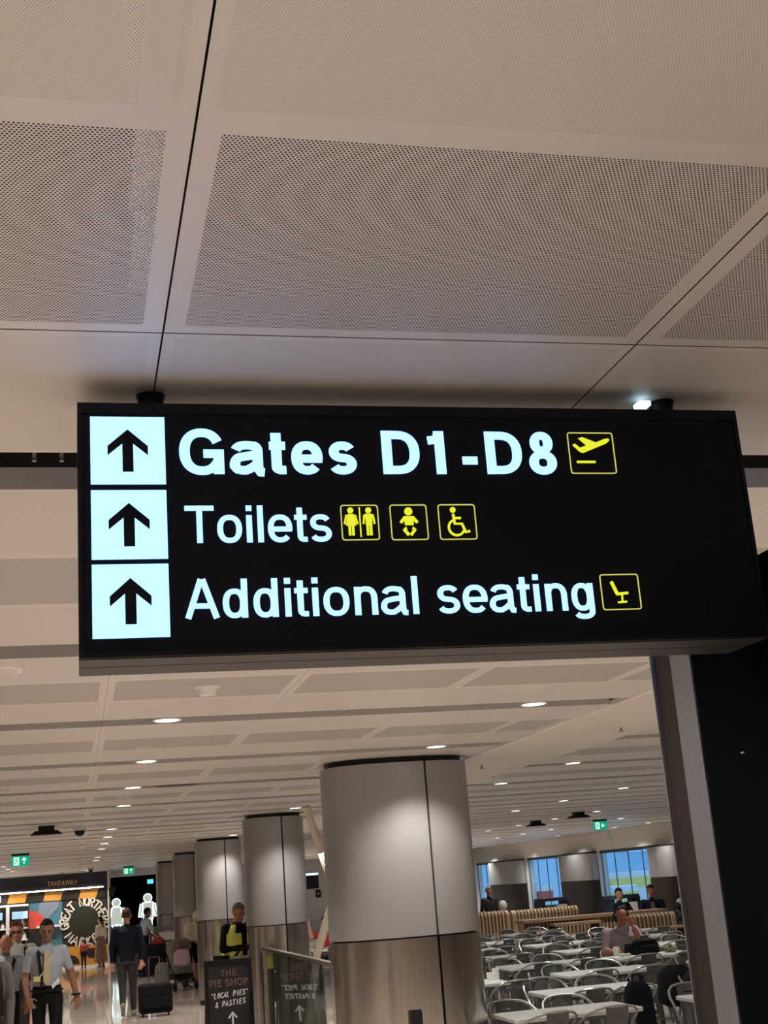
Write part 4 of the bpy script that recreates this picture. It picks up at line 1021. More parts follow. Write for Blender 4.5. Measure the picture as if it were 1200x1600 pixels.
q = MB(); q.prism_xz([(-.12+.2*math.cos(a)*(1-.15*math.sin(a)), .74+.16*math.sin(a)) for a in [2*PI*i/16 for i in range(16)]], -.04, -.0355); q.obj('red_print', [M['red']], pn)
q = MB(); q.bb(-.10, .16, -.038, -.0355, .40, .43); q.obj('grey_print', [M['grey']], pn)
for s in (-1, 1):
    q = MB(); q.tube([(s*.36, 0, .16), (s*.36, 0, 1.12)], .02, 8); q.obj('upright', [M['rail']], t)
    for y in (-.25, .25): q = MB(); q.tube([(s*.28-.03, y, .075), (s*.28+.03, y, .075)], .075, 12); q.obj('wheel', [M['black']], t)
q = MB(); q.bb(-.37, .37, -.05, .12, 1.05, 1.17); q.obj('handle_tray', [M['grey']], t)
t = thing('pushchair', 'grey pushchair hung with bags, in front of the cream hooded person', 'pushchair', (2.20, 29.6, 0), .3)
q = MB()
for s in (-1, 1): q.tube([(s*.22, -.30, .18), (s*.22, .1, .62), (s*.22, .38, 1.0)], .014, 6); q.tube([(s*.22, .35, .16), (s*.22, .05, .55)], .014, 6)
q.tube([(-.22, .38, 1.0), (.22, .38, 1.0)], .016, 6); q.obj('frame', [M['black']], t)
q = MB(); q.loft([[Vector((x, y, z)) for x, y in rrect(-.21, .21, -.22+o, .12+o, .08)] for z, o in ((.34, 0), (.45, -.03), (.75, .12), (.98, .18))]); q.obj('seat', [M['greyfab']], t, smooth=True)
q = MB(); q.loft([[Vector((x*k, y*k-.02, z)) for x, y in rrect(-.23, .23, -.26, .2, .12)] for z, k in ((.80, .85), (.92, .92), (1.0, .8), (1.03, .45))]); q.obj('hood', [M['brownfab']], t, smooth=True)
q = MB(); q.bb(-.2, .2, -.2, .25, .22, .33); q.obj('basket', [M['black']], t)
for s in (-1, 1):
    for y, r_ in ((-.30, .09), (.35, .12)): q = MB(); q.tube([(s*.24-.02, y, r_), (s*.24+.02, y, r_)], r_, 14); q.obj('wheel', [M['black']], t)
soft_bag('shopping_bag', 'pale pink cloth bag hanging on the pushchair', 'bag', (2.21, 29.12, .50), .38, .12, .34, 'pink', .1)
soft_bag('backpack', 'grey backpack standing on the floor beside the pushchair', 'bag', (1.80, 29.25, 0), .34, .24, .60, 'greyfab', .2)
soft_bag('backpack', 'dark bag behind the fifth column by the trolley', 'bag', (2.95, 37.4, 0), .3, .24, .45, 'blackfab', .2)

# ------------------------------------------------------------------ people
SK = {}
def cm(name, col, rough=.75, var=.08): 
    if name not in SK: SK[name] = mat(name, col, rough, spec=.12, var=var, vscale=14, bump=.08, bscale=40)
    return SK[name]
SKINL = cm('skin_light', (.50, .27, .19), .5); SKINT = cm('skin_tan', (.28, .145, .095), .5); SKINR = cm('skin_rosy', (.46, .20, .14), .5)
HBLK = cm('hair_black', (.012, .010, .009), .6); HGRY = cm('hair_grey', (.16, .14, .125), .7); HBRN = cm('hair_brown', (.06, .035, .022), .6)
EYE_D = cm('eye_dark', (.02, .015, .012), .3); LIPM = cm('lip', (.24, .09, .075), .5)

STAND = dict(pel=(0, 0, .94), cst=(0, -.005, 1.27), nek=(0, .015, 1.46), hed=(0, -.015, 1.625),
             sL=(.185, .01, 1.40), sR=(-.185, .01, 1.40), eL=(.235, .04, 1.13), eR=(-.235, .04, 1.13), wL=(.245, -.04, .89), wR=(-.245, -.04, .89),
             hL=(.09, 0, .92), hR=(-.09, 0, .92), kL=(.10, -.015, .50), kR=(-.10, -.015, .50), aL=(.105, .02, .085), aR=(-.105, .02, .085))
SIT = dict(STAND); 
for k in ('pel', 'cst', 'nek', 'hed', 'sL', 'sR', 'eL', 'eR', 'wL', 'wR', 'hL', 'hR'): v = STAND[k]; SIT[k] = (v[0], v[1], v[2]-.38)
SIT.update(kL=(.13, -.42, .55), kR=(-.13, -.42, .55), aL=(.13, -.40, .085), aR=(-.13, -.40, .085), eL=(.25, -.05, .80), eR=(-.25, -.05, .80), wL=(.16, -.30, .80), wR=(-.16, -.30, .80))

def shell(bm, a, b, ra, rb, n=12):
    """tapered limb with round ends"""
    a, b = Vector(a), Vector(b); d = (b-a); L_ = d.length; t = d.normalized() if L_ > 1e-6 else Vector((0, 0, 1))
    u = t.orthogonal().normalized(); v = t.cross(u); rings = []
    for c, r, th in [(a, ra, -PI/2*.96), (a, ra, -PI/4), (a, ra, 0), (b, rb, 0), (b, rb, PI/4), (b, rb, PI/2*.96)]:
        q = c+t*r*math.sin(th); rr = r*math.cos(th); rings.append([q+rr*(math.cos(2*PI*k/n)*u+math.sin(2*PI*k/n)*v) for k in range(n)])
    bm.loft(rings)

def person(label, loc, yaw, H, top, bot, skin=None, hair=None, hairstyle='short', shoes=None, sleeve='long', legs='long', pose=None, base=None, build=1., vox=.012, voxh=None, hand=None, face=True, skirt=False, child=False, hood=False, name='person', hem=.34):
    skin = skin or SKINL; shoes = shoes or M['black']; s = H/1.75
    t = thing(name, label, 'person', loc, yaw)
    J = dict(base or STAND); J.update(pose or {}); J = {k: Vector(v) for k, v in J.items()}
    if child:
        for k in J: J[k] = Vector(J[k])
    segs = []           # (a,b,ra,rb,region)
    def S(a, b, ra, rb, reg): segs.append((Vector(a), Vector(b), ra, rb, reg))
    q = MB()
    B = build
    right = (J['sL']-J['sR']).normalized()
    # trunk: elliptical rings along the spine
    spine = [(J['pel']+Vector((0, 0, -.10)), .150*B, .115*B), (J['pel'], .165*B, .125*B), (J['pel'].lerp(J['cst'], .42), .150*B, .112*B), (J['cst'], .178*B, .125*B), (J['cst'].lerp(J['nek'], .55), .185*B, .110*B), (J['cst'].lerp(J['nek'], .86), .125, .082), (J['nek'], .062, .060)]
    rings = []
    for i, (c, hw, hd) in enumerate(spine):
        ax = (spine[min(i+1, 6)][0]-spine[max(i-1, 0)][0]).normalized(); r_ = (right-ax*right.dot(ax)).normalized(); f_ = ax.cross(r_)
        rings.append([c+r_*hw*math.cos(2*PI*k/20)+f_*hd*math.sin(2*PI*k/20) for k in range(20)])
    q.loft(rings)
    S(J['pel']+Vector((0, 0, -.12)), J['pel']+(J['cst']-J['pel'])*(hem-.12), .13, .13, 'bot'); S(J['pel']+(J['cst']-J['pel'])*hem, J['nek']+(J['cst']-J['nek'])*.42, .13, .125, 'top')
    # neck, head
    hd = J['hed']; ndir = (hd-J['nek']).normalized()
    shell(q, J['nek']-ndir*.02, hd-ndir*.04, .056, .052); S(J['nek']+ndir*.005, hd, .056, .05, 'skin')
    ff = right.cross(ndir).normalized() if (pose or {}).get('_face') is None else Vector(pose['_face']).normalized()
    hr = ff.cross(ndir).normalized()*-1
    if 'look' in (pose or {}): ff = Vector(J['look']).normalized(); hr = ndir.cross(ff).normalized()
    ff = Vector(ff);  ff = (ff if ff.dot(Vector((0, -1, 0))) > -.2 or 'look' in (pose or {}) else -ff)
    hu = hr.cross(ff).normalized() if hr.cross(ff).normalized().dot(ndir) > 0 else -hr.cross(ff).normalized()
    def HP(x, f, u): return hd+hr*x+ff*f+hu*u
    def HE(c, r, n=16, m=10):
        rg = []
        for i in range(1, m):
            a = -PI/2+PI*i/m; rg.append([HP(c[0]+r[0]*math.cos(a)*math.cos(2*PI*k/n), c[1]+r[1]*math.cos(a)*math.sin(2*PI*k/n), c[2]+r[2]*math.sin(a)) for k in range(n)])
        return rg
    q.loft(HE((0, -.012, .025), (.076, .096, .100)))           # cranium
    q.loft(HE((0, .026, -.035), (.060, .068, .080)))           # face
    q.loft(HE((0, .060, -.090), (.032, .030, .026)))           # chin
    shell(q, HP(0, .088, .005), HP(0, .104, -.030), .010, .015, 8)      # nose
    for sx in (-1, 1): q.loft(HE((sx*.078, -.010, -.010), (.012, .022, .034), 8, 6))   # ears
    shell(q, HP(-.035, .078, .022), HP(.035, .078, .022), .014, .014, 8)   # brow
    S(HP(0, 0, -.06), HP(0, 0, .05), .09, .10, 'skin')
    # arms
    short = sleeve == 'short'
    for sd in 'LR':
        sh, el, wr = J['s'+sd], J['e'+sd], J['w'+sd]
        k = 1.12 if not short else 1.
        shell(q, J['cst'].lerp(J['nek'], .62)+(sh-J['nek'])*.35, sh, .085, .068*B**.5); shell(q, sh, el, .060*k*B**.5, .047*k); shell(q, el, wr, .046*k, .031*(1.2 if not short else 1.))
        if short: S(sh+(J['cst']-sh)*.2, sh.lerp(el, .62), .07, .062, 'top'); S(sh.lerp(el, .82), wr, .045, .035, 'skin')
        elif sleeve == 'rolled': S(sh, el, .06, .05, 'top'); S(el.lerp(wr, .15), wr, .04, .035, 'skin')
        else: S(sh, el, .065, .05, 'top'); S(el, el.lerp(wr, .92), .05, .035, 'top')
        # hand: palm, four bent fingers, thumb
        fd = (wr-el).normalized()
        if (pose or {}).get('h'+sd+'d'): fd = Vector(pose['h'+sd+'d']).normalized()
        sx = 1 if sd == 'L' else -1
        pn = Vector((0, -1, 0)); wd = fd.cross(pn)
        if wd.length < .3: wd = fd.cross(Vector((sx, 0, 0)))
        wd.normalize(); nn = wd.cross(fd).normalized()
        if wd.dot(Vector((0, 0, 1))) < -.3: wd = -wd
        inward = Vector((-sx, 0, 0))
        pc = wr+fd*.055
        for w_ in (-.022, 0, .022): shell(q, wr+fd*.015+wd*w_*.6, wr+fd*.085+wd*w_, .017, .016, 8)
        for fi, (w_, ln) in enumerate(((-.032, .062), (-.011, .076), (.011, .080), (.032, .070))):
            p0 = wr+fd*.088+wd*w_; bend = (inward*.5+Vector((0, -.25, 0)))
            p1 = p0+(fd+bend*.35).normalized()*ln*.5; p2 = p1+(fd+bend*1.1).normalized()*ln*.5
            shell(q, p0, p1, .0105, .0098, 6); shell(q, p1, p2, .0098, .0085, 6)
        tb = wr+fd*.035+wd*.030*(1)
        td = (fd*.7+wd*.75+inward*.25).normalized()
        shell(q, tb, tb+td*.042, .014, .012, 6); shell(q, tb+td*.042, tb+td*.042+(td+fd*.6).normalized()*.032, .012, .010, 6)
        S(wr+fd*.02, wr+fd*.17, .03, .02, 'skin')
    # legs
    for sd in 'LR':
        hp, kn, an = J['h'+sd], J['k'+sd], J['a'+sd]
        lt_ = 1.12 if legs != 'bare' else 1.
        shell(q, hp, kn, .088*B**.6, .060*lt_); shell(q, kn, an, .060*lt_, .042*lt_)
        if legs == 'long': S(hp, kn, .085, .06, 'bot'); S(kn, an+(kn-an).normalized()*.02, .06, .045, 'bot')
        elif legs == 'shorts': S(hp, hp.lerp(kn, .86), .085, .065, 'bot'); S(kn, an, .05, .04, 'skin')
        else: S(hp, hp.lerp(kn, .2), .085, .065, 'bot'); S(hp.lerp(kn, .4), an, .05, .04, 'skin')
        fo = Vector((J.get('f'+sd) or (0.02 if sd == 'L' else -.02, -1, -.12)))
        if 'f'+sd not in J: fo = Vector((.10 if sd == 'L' else -.10, -1, 0))
        fo.normalize()
        hl = an+Vector((0, 0, -.040))-fo*.045; te = an+fo*.155+Vector((0, 0, -.050)) if fo.z > -.3 else an+fo*.17
        shell(q, hl, te, .042, .034); shell(q, an, an+Vector((0, 0, -.03)), .046, .046)
        S(hl, te, .042, .036, 'shoe'); S(an, an+Vector((0, 0, -.03)), .042, .042, 'shoe')
    if skirt:
        rg = []
        for z, hw in ((J['pel'].z+.08, .15), (J['pel'].z-.1, .19), (.55, .235), (.22, .27)): rg.append([Vector((hw*math.cos(2*PI*k/20)*(1+.04*math.sin(5*k)), J['pel'].y+hw*.8*math.sin(2*PI*k/20), z)) for k in range(20)])
        q.loft(rg); S(J['pel']+Vector((0, 0, .05)), (0, J['pel'].y, .24), .16, .25, 'bot')
    if hood: q.loft(HE((0, -.03, .02), (.105, .12, .125))); 
    me0 = q.mesh('body_raw', skin)
    tmp = bpy.data.objects.new('tmp', me0); COL.objects.link(tmp)
    rm = tmp.modifiers.new('r', 'REMESH'); rm.mode = 'VOXEL'; rm.voxel_size = vox; rm.use_smooth_shade = True
    sm = tmp.modifiers.new('s', 'SMOOTH'); sm.factor = .5; sm.iterations = 2
    bpy.context.view_layer.update()
    me = bpy.data.meshes.new_from_object(tmp.evaluated_get(bpy.context.evaluated_depsgraph_get()))
    bpy.data.objects.remove(tmp); me.name = 'body'
    # materials by nearest limb
    regs = ['skin', 'top', 'bot', 'shoe']; mats = [skin, top, bot, shoes]
    if hood: segs.append((HP(0, -.05, -.05), HP(0, -.05, .08), .13, .13, 'top'))
    me.materials.clear()
    for m_ in mats: me.materials.append(m_)
    nf = len(me.polygons); c = np.empty(nf*3); me.polygons.foreach_get('center', c); c = c.reshape(-1, 3)
    best = np.full(nf, 1e9); idx = np.zeros(nf, dtype=np.int32)
    for a, b_, ra, rb, reg in segs:
        a_ = np.array(a); d = np.array(b_)-a_; L2 = max(d@d, 1e-9); tt = np.clip(((c-a_)@d)/L2, 0, 1)
        ds = np.linalg.norm(c-(a_+tt[:, None]*d), axis=1)-(ra+(rb-ra)*tt)
        k = ds < best; best[k] = ds[k]; idx[k] = regs.index(reg)
    me.polygons.foreach_set('material_index', idx); me.polygons.foreach_set('use_smooth', np.ones(nf, dtype=bool))
    v = np.empty(len(me.vertices)*3); me.vertices.foreach_get('co', v); me.vertices.foreach_set('co', v*s); me.update()
    link('body', me, t)
    # hair
    if hair:
        h = MB(); n, m = 20, 12; c0, r0 = (0, -.014, .028), (.0835, .103, .107)
        cut = {'short': .16, 'long': .16, 'bald': 9, 'fringe': .16}.get(hairstyle, .16)
        grid = {}
        for i in range(m+1):
            a = -PI/2+PI*i/m
            for k in range(n):
                b_ = 2*PI*k/n; x, f, u = math.cos(a)*math.cos(b_), math.cos(a)*math.sin(b_), math.sin(a)
                grid[i, k] = (x, f, u)
        vs = []; vid = {}
        def keep(x, f, u):
            if hairstyle == 'bald': return f < .35 and -.62 < u < .18 and abs(x)+max(0, -f) > .55
            hl_ = .42 if f > .3 else (-.18 if f > -.15 else -.80)
            return u > hl_
        fs = []
        for i in range(m):
            for k in range(n):
                k2 = (k+1) % n; pts = [grid[i, k], grid[i, k2], grid[i+1, k2], grid[i+1, k]]
                if all(keep(*p) for p in pts):
                    f_ = []
                    for key in ((i, k), (i, k2), (i+1, k2), (i+1, k)):
                        if key not in vid: vid[key] = len(vs); g = grid[key]; vs.append(HP(c0[0]+g[0]*r0[0], c0[1]+g[1]*r0[1], c0[2]+g[2]*r0[2])*s)
                        f_.append(vid[key])
                    fs.append(tuple(f_))
        nv = len(vs); inner = [p.lerp(hd*s, .14) for p in vs]
        edge = {}
        for f_ in fs:
            for e in zip(f_, f_[1:]+f_[:1]): edge[tuple(sorted(e))] = edge.get(tuple(sorted(e)), 0)+1
        allf = fs+[tuple(i+nv for i in f_) for f_ in fs]+[(a, b_, b_+nv, a+nv) for (a, b_), c_ in edge.items() if c_ == 1]
        h.faces(vs+inner, allf)
        if hairstyle == 'long':
            shell(h, HP(0, -.09, .0)*s, HP(0, -.10, -.16)*s, .045*s, .03*s, 10); shell(h, HP(0, -.10, -.14)*s, HP(.01, -.09, -.27)*s, .03*s, .016*s, 10)
        h.obj('hair', [hair], t, smooth=True)
    if face:
        for sx in (-1, 1):
            e = MB(); e.loft([[p*s for p in r_] for r_ in HE((sx*.032, .0885, -.002), (.013, .006, .0065), 8, 6)]); e.obj('eye', [EYE_D], t, smooth=True)
            e = MB(); shell(e, HP(sx*.018, .094, .020)*s, HP(sx*.048, .083, .021)*s, .0045*s, .0035*s, 6); e.obj('eyebrow', [hair or HGRY], t)
        e = MB(); shell(e, HP(-.022, .088, -.062)*s, HP(.022, .088, -.062)*s, .0055*s, .0055*s, 6); e.obj('mouth', [LIPM], t)
    t['_'] = 0; del t['_']
    J['HP'] = HP; J['s'] = s; J['ff'] = ff
    return t, J
def strap(t, pts, wd, m, name='strap', label=None, th=.006):
    q = MB(); P_ = [Vector(p) for p in pts]; rings = []
    for i, p in enumerate(P_):
        tg = (P_[min(i+1, len(P_)-1)]-P_[max(i-1, 0)]).normalized(); out = Vector((p.x*.4, p.y, 0)); out = out.normalized() if out.length > 1e-4 else Vector((0, -1, 0))
        sd = tg.cross(out).normalized(); rings.append([p+sd*wd/2-out*th, p+sd*wd/2+out*th, p-sd*wd/2+out*th, p-sd*wd/2-out*th])
    q.loft(rings); return q.obj(name, [M[m] if isinstance(m, str) else m], t, label=label)
LB = cm('shirt_light_blue', (.36, .39, .45)); BT = cm('trouser_black', (.010, .009, .011)); NV = cm('knit_navy', (.009, .011, .020)); DG = cm('trouser_charcoal', (.045, .042, .043))
CRM = cm('knit_cream', (.85, .78, .64)); HV = cm('vest_yellow', (.86, .97, .20), .6); BLK = cm('jumper_black', (.010, .010, .012)); GT = cm('tshirt_grey', (.34, .32, .28)); PKB = cm('skirt_rose_brown', (.32, .195, .15))
LIL = cm('shirt_lilac', (.34, .29, .32)); REDC = cm('hoodie_coral', (.55, .11, .10)); GCO = cm('coat_grey', (.135, .13, .115)); PBL = cm('shirt_pale_blue', (.38, .42, .50)); WHT = cm('hoodie_white', (.52, .50, .48)); YG = cm('shirt_yellow_green', (.42, .46, .22)); DKG = cm('jacket_dark', (.03, .028, .026)); NVD = cm('jacket_navy', (.012, .018, .035)); SBR = cm('shoe_tan', (.30, .25, .20)); TIE = cm('tie_straw', (.52, .45, .27)); RS = cm('shirt_red', (.42, .03, .035))

# 1 walking man with a straw tie
t, J = person('man in light blue short-sleeved shirt and straw tie walking toward us', (-.30, 16.3, 0), .02, 1.76, LB, BT, SKINT, HBLK, sleeve='short', vox=.0095, build=1.02,
  pose=dict(sL=(.175, .01, 1.40), sR=(-.175, .01, 1.40), eL=(.27, .06, 1.14), wL=(.325, -.02, .90), eR=(-.24, .02, 1.13), wR=(-.215, -.16, .93), kL=(.10, -.10, .51), aL=(.11, -.16, .10), kR=(-.09, .02, .50), aR=(-.10, .22, .13), hRd=(.35, -.5, -.9)))
b = MB(); b.prism_xz([(-.02, 1.425), (.02, 1.425), (.028, 1.39), (.042, 1.09), (0, 1.04), (-.042, 1.09), (-.028, 1.39)], -.162, -.150); b.obj('necktie', [TIE], t)
b = MB(); b.prism_xz([(-.075, 1.46), (0, 1.40), (-.03, 1.375), (-.09, 1.43)], -.135, -.115); b.prism_xz([(.075, 1.46), (0, 1.40), (.03, 1.375), (.09, 1.43)], -.135, -.115); b.obj('collar', [LB], t)
strap(t, [(-.10, .05, 1.46), (-.10, -.10, 1.42), (-.085, -.155, 1.30), (-.06, -.16, 1.10), (-.06, -.155, 1.02)], .036, 'black', label='black strap hanging down the chest')
strap(t, [(.06, -.10, 1.44), (.02, -.166, 1.25), (-.09, -.166, 1.13)], .016, TIE, 'lanyard'); b = MB(); b.box((-.11, -.168, 1.12), (.075, .008, .055)); b.obj('badge', [cm('badge_yellow', (.62, .58, .22))], t)
b = MB(); b.tube([(.322+.045*math.cos(a), -.02+.045*math.sin(a), .915) for a in [2*PI*i/12 for i in range(13)]], .012, 6); b.obj('wristwatch', [M['black']], t)
b = MB(); b.prism_xz([(.05, 1.04), (.135, 1.12), (.14, 1.07), (.06, 1.0)], -.155, -.145); b.obj('white_waist_patch', [M['paper']], t)  # small white patch at the waist
b = MB(); b.tube([(.165*math.cos(a), .005+.125*1.15*math.sin(a), .985) for a in [2*PI*i/20 for i in range(21)]], .018, 6); b.obj('belt', [M['black']], t)
# 2 bald man with a short beard
t, J = person('bald bearded man in blue-grey shirt with dark shoulder strap', (-.79, 17.0, 0), .08, 1.64, LB, BT, SKINR, HGRY, hairstyle='bald', sleeve='short', vox=.0105, build=1.1,
  pose=dict(eL=(.25, .03, 1.13), wL=(.26, -.08, .90), hed=(0, -.06, 1.60), kL=(.10, -.08, .5), aL=(.1, -.1, .09), aR=(-.1, .16, .1)))
b = MB(); s = J['s']; HP = J['HP']; shell(b, HP(-.03, .075, -.085)*s, HP(.03, .075, -.085)*s, .024*s, .024*s, 10); b.obj('beard', [HGRY], t, smooth=True)
strap(t, [(.09, .05, 1.36), (.10, -.09, 1.33), (.06, -.145, 1.20), (.0, -.15, 1.05), (-.08, -.14, .95)], .035, 'black')
# 3 man with cap and backpack strap
t, J = person('man in pale grey T-shirt with backpack strap behind the bald man', (-.72, 18.5, 0), -.05, 1.75, GT, DG, SKINR, HBRN, sleeve='short', vox=.012)
strap(t, [(.11, .06, 1.46), (.12, -.10, 1.42), (.13, -.15, 1.25), (.15, -.10, 1.02)], .05, 'black')
b = MB(); HP = J['HP']; shell(b, HP(-.055, .088, .0), HP(.055, .088, .0), .014, .014, 8); b.obj('sunglasses', [M['black']], t)
soft = MB(); soft.loft([[Vector((x, .22+y, z)) for x, y in rrect(-.16, .16, -.09, .09, .05)] for z in (.98, 1.05, 1.4, 1.46)]); soft.obj('backpack', [M['blackfab']], t, smooth=True)
# 4 partly seen traveller at the left edge
t, J = person('traveller in grey coat with black strap, partly seen at the left edge', (-.79, 12.8, 0), .1, 1.74, GCO, DG, SKINL, HBRN, vox=.012, build=1.1, pose=dict(eL=(.235, .03, 1.13), wL=(.225, -.10, .89)))
strap(t, [(.12, .06, 1.45), (.13, -.10, 1.42), (.14, -.15, 1.25), (.15, -.12, 1.0)], .055, 'black')
# 5 man in navy jumper seen from behind
t, J = person('man in navy jumper and charcoal trousers walking away with a suitcase', (.90, 24.18, 0), PI-.05, 1.775, NV, DG, SKINL, HBRN, vox=.011, build=1.16, hem=-.1, shoes=SBR, face=False,
  pose=dict(eL=(-.0+.255, .06, 1.13), wL=(.255, .02, .88), eR=(-.26, .08, 1.13), wR=(-.24, .16, .89), kL=(.09, -.0, .50), aL=(.08, .22, .19), fL=(.0, -.45, -.9), aR=(-.09, -.06, .085), kR=(-.09, -.06, .5)))
# 6 man pushing a trolley
t, J = person('man in pale blue shirt and black trousers leaning on his suitcase', (1.70, 35.7, 0), PI/2+.35, 1.74, PBL, BT, SKINT, HBLK, vox=.014, sleeve='rolled', face=False,
  pose=dict(cst=(0, -.08, 1.24), nek=(0, -.13, 1.42), hed=(0, -.18, 1.57), sL=(.185, -.12, 1.36), sR=(-.185, -.12, 1.36), eL=(.22, -.22, 1.12), wL=(.18, -.38, 1.0), eR=(-.22, -.22, 1.12), wR=(-.18, -.38, 1.0)))
# 7 woman, 8 child
t, J = person('woman in cream jumper and long rose-brown skirt, ponytail, by the shop', (.80, 42.4, 0), PI+.9, 1.50, CRM, PKB, SKINL, HBRN, hairstyle='long', vox=.014, skirt=True, shoes=M['white'], face=False, pose=dict(eL=(.22, .0, 1.15), wL=(.17, -.14, 1.0)))
t, J = person('small child in coral hoodie and dark leggings by the shop', (.30, 43.3, 0), PI+.4, .86, REDC, NVD, SKINL, HBRN, vox=.02, face=False, build=1.25, pose=dict(hed=(0, -.01, 1.58), eR=(-.32, 0, 1.2), wR=(-.42, -.1, 1.25)))
# 9 person in a cream hooded top
t, J = person('person in cream hooded top and dark shorts bending over the pushchair', (2.52, 30.1, 0), .55, 1.68, CRM, BT, SKINL, None, vox=.013, legs='shorts', shoes=M['white'], hood=True, face=False, build=1.12,
  pose=dict(cst=(0, -.06, 1.22), nek=(0, -.13, 1.39), hed=(0, -.22, 1.50), sL=(.185, -.10, 1.34), sR=(-.185, -.10, 1.34), eL=(.27, -.16, 1.10), wL=(.22, -.34, 1.02), eR=(-.27, -.16, 1.10), wR=(-.22, -.34, 1.02)))
# 10 man in yellow vest
t, J = person('grey-haired man in yellow high-visibility vest looking down at his phone', (2.21, 19.0, 0), .55, 1.78, BLK, BT, SKINR, HGRY, vox=.0095, build=1.08,
  pose=dict(nek=(0, -.01, 1.46), hed=(0, -.06, 1.60), eL=(.25, -.02, 1.15), wL=(.06, -.26, 1.17), eR=(-.25, .0, 1.14), wR=(-.03, -.25, 1.15), hLd=(-.8, -.5, .1), hRd=(.8, -.4, .2)))
q = MB(); rg = []
E_ = .032
for z, hw, hd_ in ((.86, .205, .165), (.98, .20, .165), (1.12, .195, .155), (1.26, .205, .158), (1.36, .20, .145), (1.43, .155, .12), (1.475, .115, .09)): hw += E_; hd_ += E_*.7; rg.append([Vector((hw*1.0*math.copysign(abs(math.cos(a))**.8, math.cos(a)), hd_*math.copysign(abs(math.sin(a))**.9, math.sin(a)), z)) for a in [-PI/2+.16+(2*PI-.32)*k/30 for k in range(31)]])
fs = []; N = 31
vs = [p for r_ in rg for p in r_]
for i in range(len(rg)-1):
    for k in range(30):
        a = -PI/2+.16+(2*PI-.32)*(k+.5)/30
        side = abs(math.cos(a)) > .90 and i >= 4
        if i >= 4 and abs(-PI/2-a+(0 if a < PI/2 else 2*PI)) < .62: continue
        if not side: fs.append((i*N+k, i*N+k+1, (i+1)*N+k+1, (i+1)*N+k))
q.faces(vs, fs); vest = q.obj('safety_vest', [HV], t, smooth=True)
so = vest.modifiers.new('t', 'SOLIDIFY'); so.thickness = .008
q = MB(); zz = (1.02, 1.065)
q.loft([[Vector((.236*math.copysign(abs(math.cos(a))**.8, math.cos(a)), .192*math.copysign(abs(math.sin(a))**.9, math.sin(a)), z)) for a in [2*PI*k/30 for k in range(30)]] for z in zz], cap=False); q.obj('reflective_band', [cm('reflective_grey', (.50, .52, .42), .3)], t)
strap(t, [(.13, -.05, 1.47), (.11, -.16, 1.36), (-.02, -.185, 1.22), (-.15, -.16, 1.08), (-.21, -.02, .98)], .028, 'black', label='black bag strap across the vest')
q = MB(); q.loft([[Vector((-.27+x, .02+y, z)) for x, y in rrect(-.06, .06, -.13, .13, .04)] for z in (.84, .87, 1.05, 1.08)]); q.obj('shoulder_bag', [M['blackfab']], t, smooth=True)
q = MB(); q.box((.02, -.33, 1.20), (.075, .012, .14), rot=(.6, 0, 0)); tag(q.obj('mobile_phone', [M['grey']], loc=(0, 0, 0)), 'phone held by the man in the yellow vest', 'phone')
ph = bpy.data.objects['mobile_phone']; ph.location = t.location; ph.rotation_euler = t.rotation_euler; ph.scale = (1.02, 1.02, 1.02)
# 11 seated person in yellow behind the board
stl = thing('stool', 'low black stool behind the menu board', 'stool', (2.60, 20.6, 0)); q = MB(); q.cyl((0, 0, .36), .17, .05, 18); q.obj('seat', [M['black']], stl)
for k in range(4): a = PI/4+k*PI/2; q = MB(); q.tube([(.12*math.cos(a), .12*math.sin(a), .36), (.16*math.cos(a), .16*math.sin(a), 0)], .014, 6); q.obj('leg', [M['black']], stl)
person('dark-haired person in yellow vest seated behind the menu board', (2.60, 20.6, 0), PI-.3, 1.66, HV, BT, SKINT, HBLK, vox=.014, base=SIT, face=False)
# 12 person in red between the columns
person('person in red T-shirt with raised arm, seen between the columns', (4.80, 26.32, 0), .1, 1.70, RS, DG, SKINL, HBRN, vox=.014, base=SIT, sleeve='short', pose=dict(eR=(-.34, -.12, .98), wR=(-.40, -.16, 1.26)))
# 13 man with headphones
t, J = person('bald man with black headphones in lilac shirt, hand to his face, at a table', (7.13, 17.22, 0), .0, 1.76, LIL, DG, SKINR, HGRY, hairstyle='bald', vox=.0095, base=SIT, build=1.15, sleeve='rolled',
  pose=dict(cst=(0, -.06, .88), nek=(0, -.10, 1.06), hed=(-.01, -.17, 1.205), sL=(.20, -.08, 1.01), sR=(-.20, -.08, 1.01), eL=(.22, -.27, .79), wL=(.10, -.30, 1.06), hLd=(-.35, .1, 1), eR=(-.27, -.14, .79), wR=(-.24, -.34, .785), hRd=(.2, -1, -.1)))
HP = J['HP']; s = J['s']
q = MB(); q.tube([HP(.098*math.cos(a), -.01, .02+.115*math.sin(a))*s for a in [PI*i/14 for i in range(15)]], .012, 6); q.obj('headphone_band', [M['black']], t, smooth=True)
for sx in (-1, 1): q = MB(); q.tube([HP(sx*.075, -.008, -.005)*s, HP(sx*.108, -.008, -.005)*s], [.045, .038], 14); q.obj('ear_cup', [M['black']], t, smooth=True)
q = MB(); q.prism_xz([(-.07, 1.05), (0, .98), (.07, 1.05), (.05, 1.10), (-.05, 1.10)], -.235, -.22); q.obj('collar', [LIL], t)
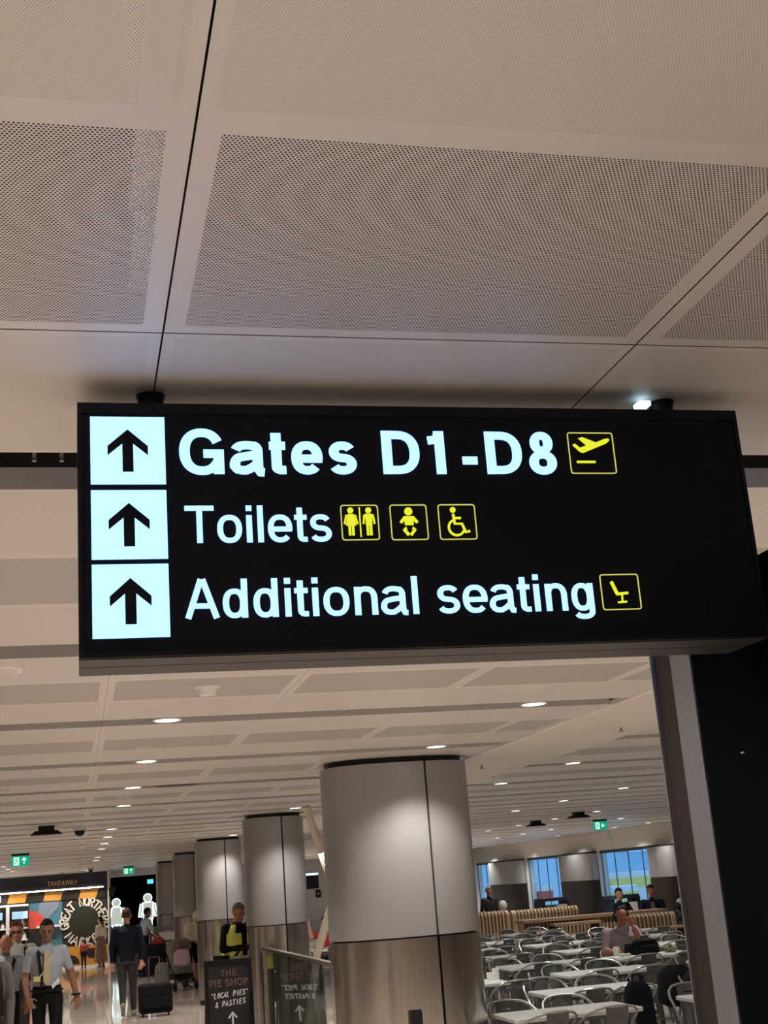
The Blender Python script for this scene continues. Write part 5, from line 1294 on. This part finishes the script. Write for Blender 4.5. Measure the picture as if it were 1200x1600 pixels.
# 14.. people by the booths and counter
def stool(x, y, label):
    s_ = thing('stool', label, 'stool', (x, y, 0)); q = MB(); q.cyl((0, 0, .38), .18, .05, 18); q.obj('seat', [M['wood']], s_); q = MB(); q.cyl((0, 0, .02), .03, .36, 10); q.obj('pedestal', [M['black']], s_); q = MB(); q.cyl((0, 0, 0), .17, .02, 18); q.obj('base', [M['black']], s_)
for x, y, z, yw, H, top, hr, lb in ((11.45, 27.4, 0, .25, 1.78, NVD, HBLK, 'person in dark jacket and dark cap leaning at the counter, left of two'), (12.20, 27.4, 0, -.35, 1.80, NVD, HBRN, 'person in dark jacket with folded arms at the counter, right of two')):
    stool(x, y, 'oak stool under the '+('left' if x < 12 else 'right')+' person at the counter')
    t, J = person(lb, (x, y, z), yw, H, top, BT, SKINL, hr, vox=.014, base=SIT, face=False, pose=dict(eL=(.24, -.12, .82), wL=(.02, -.26, .84), eR=(-.24, -.12, .82), wR=(-.02, -.26, .84)))
    q = MB(); q.prism_xz([(-.035, 1.05), (.035, 1.05), (.05, .70), (-.05, .70)], -.165, -.14); q.obj('shirt_front', [cm('shirt_taupe', (.28, .2, .18))], t)
stool(11.12, 23.95, 'oak stool under the hooded person at far right')
t, J = person('person in black coat with grey-blue hood, hunched at far right by the post', (11.12, 23.95, 0), .9, 1.56, DKG, BT, SKINL, None, vox=.014, base=SIT, hood=True, face=False, build=1.25, pose=dict(cst=(0, -.05, .88), nek=(0, -.10, 1.05), hed=(0, -.16, 1.17)))
HP = J['HP']; s = J['s']; q = MB(); q.loft([[HP((.11+.0)*math.cos(2*PI*k/16)*math.cos(a), -.03+.125*math.sin(2*PI*k/16)*math.cos(a), .03+.13*math.sin(a))*s for k in range(16)] for a in (.1, .5, .9, 1.3, 1.5)]); q.obj('hood', [cm('hood_greyblue', (.25, .30, .34))], t, smooth=True)
person('grey-haired person in dark jacket standing by the narrow far window', (9.80, 31.5, 0), .3, 1.60, DKG, DG, SKINR, HGRY, vox=.014, face=False)
stool(9.75, 30.3, 'oak stool under the person in the white hood'); person('person in white hooded top seated beyond the striped booths', (9.75, 30.3, 0), PI, 1.60, WHT, DG, SKINL, None, vox=.014, base=SIT, hood=True, face=False)
stool(9.05, 30.3, 'oak stool under the person in yellow-green'); person('dark-haired person in yellow-green top seated beside the nearest column', (9.05, 30.3, 0), PI, 1.52, YG, DG, SKINT, HBLK, vox=.014, base=SIT, face=False)
bpy.context.view_layer.update()
